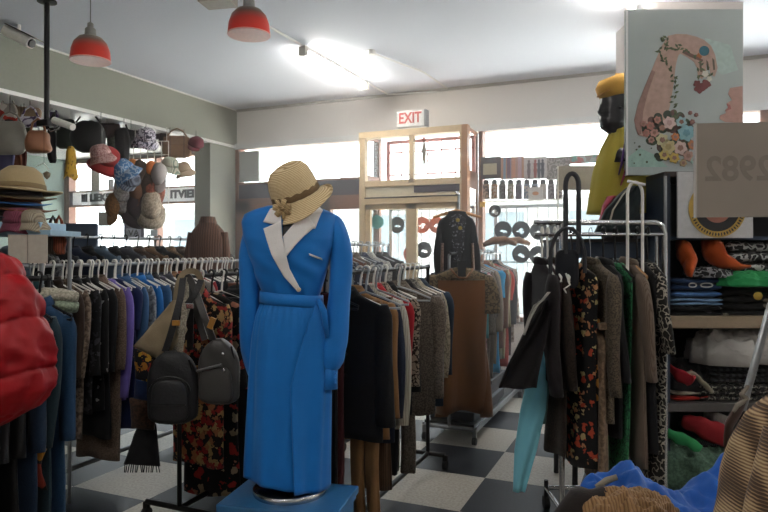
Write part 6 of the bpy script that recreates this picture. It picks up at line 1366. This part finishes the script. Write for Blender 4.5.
for k, (a, c) in enumerate((((596, 487, 1.95), (617, 477, 1.95)), ((606, 491, 1.9), (620, 490, 1.9)))):
    o = MB().tube([P(*a), P((a[0] + c[0]) / 2, (a[1] + c[1]) / 2 - 1.5, a[2]), P(*c)], [.008, .011, .009], 8, .5).build('shoulder_pad', fab('bone cloth', '9a917f')); tag(o, ['long', 'short'][k] + ' bone coloured hanger tip poking through the blue cloth', 'hanger tip')
# tweed coat and slanted arm
q = LD(1.12, 1.72); T = thing('display_stand', 'slanted chrome display arm on a post beside tweed coat', 'stand', (q.x, q.y, 0), TH)
MB().lathe([(.16, 0), (.16, .015), (.02, .03)], 24).build('base', M_STEEL, T); MB().tube([(0, 0, .02), (0, 0, 1.55)], .014, 10).build('post', M_STEEL, T)
Ri = Matrix.Rotation(-TH, 3, 'Z'); a = Ri @ (P(742, 410, 1.7) - q); c = Ri @ (P(771, 305, 1.7) - q)
MB().tube([a, c, Vector((0, 0, 1.5))], .010, 10).build('slanted_arm', M_STEEL, T)
limb('belt', 'brown leather belt looped over the slanted chrome arm', 'belt', [(744, 398, 1.66, .014), (738, 410, 1.65, .016), (729, 425, 1.64, .016), (727, 445, 1.64, .014), (729, 462, 1.64, .012)], mat('dark brown belt leather', '3b2820', .5), .35)
limb('rope_cord', 'knotted grey rope cord dangling from the slanted chrome arm', 'cord', [(748, 385, 1.64, .005), (742, 393, 1.63, .006), (747, 398, 1.63, .006), (738, 404, 1.63, .006), (733, 412, 1.63, .004)], fab('grey rope', '7b746a'), 1)
PLD = fab('brown houndstooth tweed', '94775a', 'plaid', '46352a', 1.0, c3='b8a07c')
q = P(790, 395, 1.5); T = thing('coat', 'brown checked tweed coat hanging in the near corner', 'coat', q, TH)
rings = []; n = 48
for i in range(26):
    t = i / 25; z = .0 - .62 * t; hw = interp([(0, .03, 0), (-.06, .09, 0), (-.2, .125, 0), (-.5, .165, 0), (-1, .22, 0)], -t)[0]
    rings.append([(hw * se(2 * pi * j / n, 2.4)[0] + .004 * sin(t * 14 + j * .4), (.05 + .09 * min(1, t * 3)) * se(2 * pi * j / n, 2.4)[1] + .012 * sin(j * .8 + t * 3) * t, z) for j in range(n)])
MB().loft(rings).build('body', PLD, T, smooth=2); MB().tube([(-.07, -.07, -.06), (-.11, -.1, -.22), (-.15, -.12, -.42), (-.18, -.12, -.62)], [.035, .055, .06, .06], 16, .8).build('sleeve', PLD, T, smooth=2); MB().tube([(.07, -.07, -.06), (.12, -.1, -.3), (.16, -.1, -.6)], [.035, .055, .06], 16, .8).build('sleeve', PLD, T, smooth=2)
MB().tube([(-.06, -.04, -.02), (0, -.08, -.03), (.06, -.04, -.02)], [.02, .025, .02], 10).build('collar', PLD, T, smooth=2)
MB().tube([(0, 0, -.02), (0, .0, .05), (.02, .02, .08)], .004, 6).build('hanging_loop', M_BLACKM, T)
bpy.context.view_layer.update()

hz, nt, b_ = nm('dusty haze'); nt.nodes.remove(b_); vs_ = N(nt, 'ShaderNodeVolumeScatter'); vs_.inputs['Density'].default_value = .065; vs_.inputs['Anisotropy'].default_value = .55  # thin volume added to imitate veiling glare around the windows
nt.links.new(vs_.outputs[0], nt.nodes['Material Output'].inputs['Volume'])
tag(bx((AX + .05, 4.0, .05), (XR - .05, WY - .3, ZC - .05)).build('window_haze', hz, smooth=False), None, None, kind='stuff')
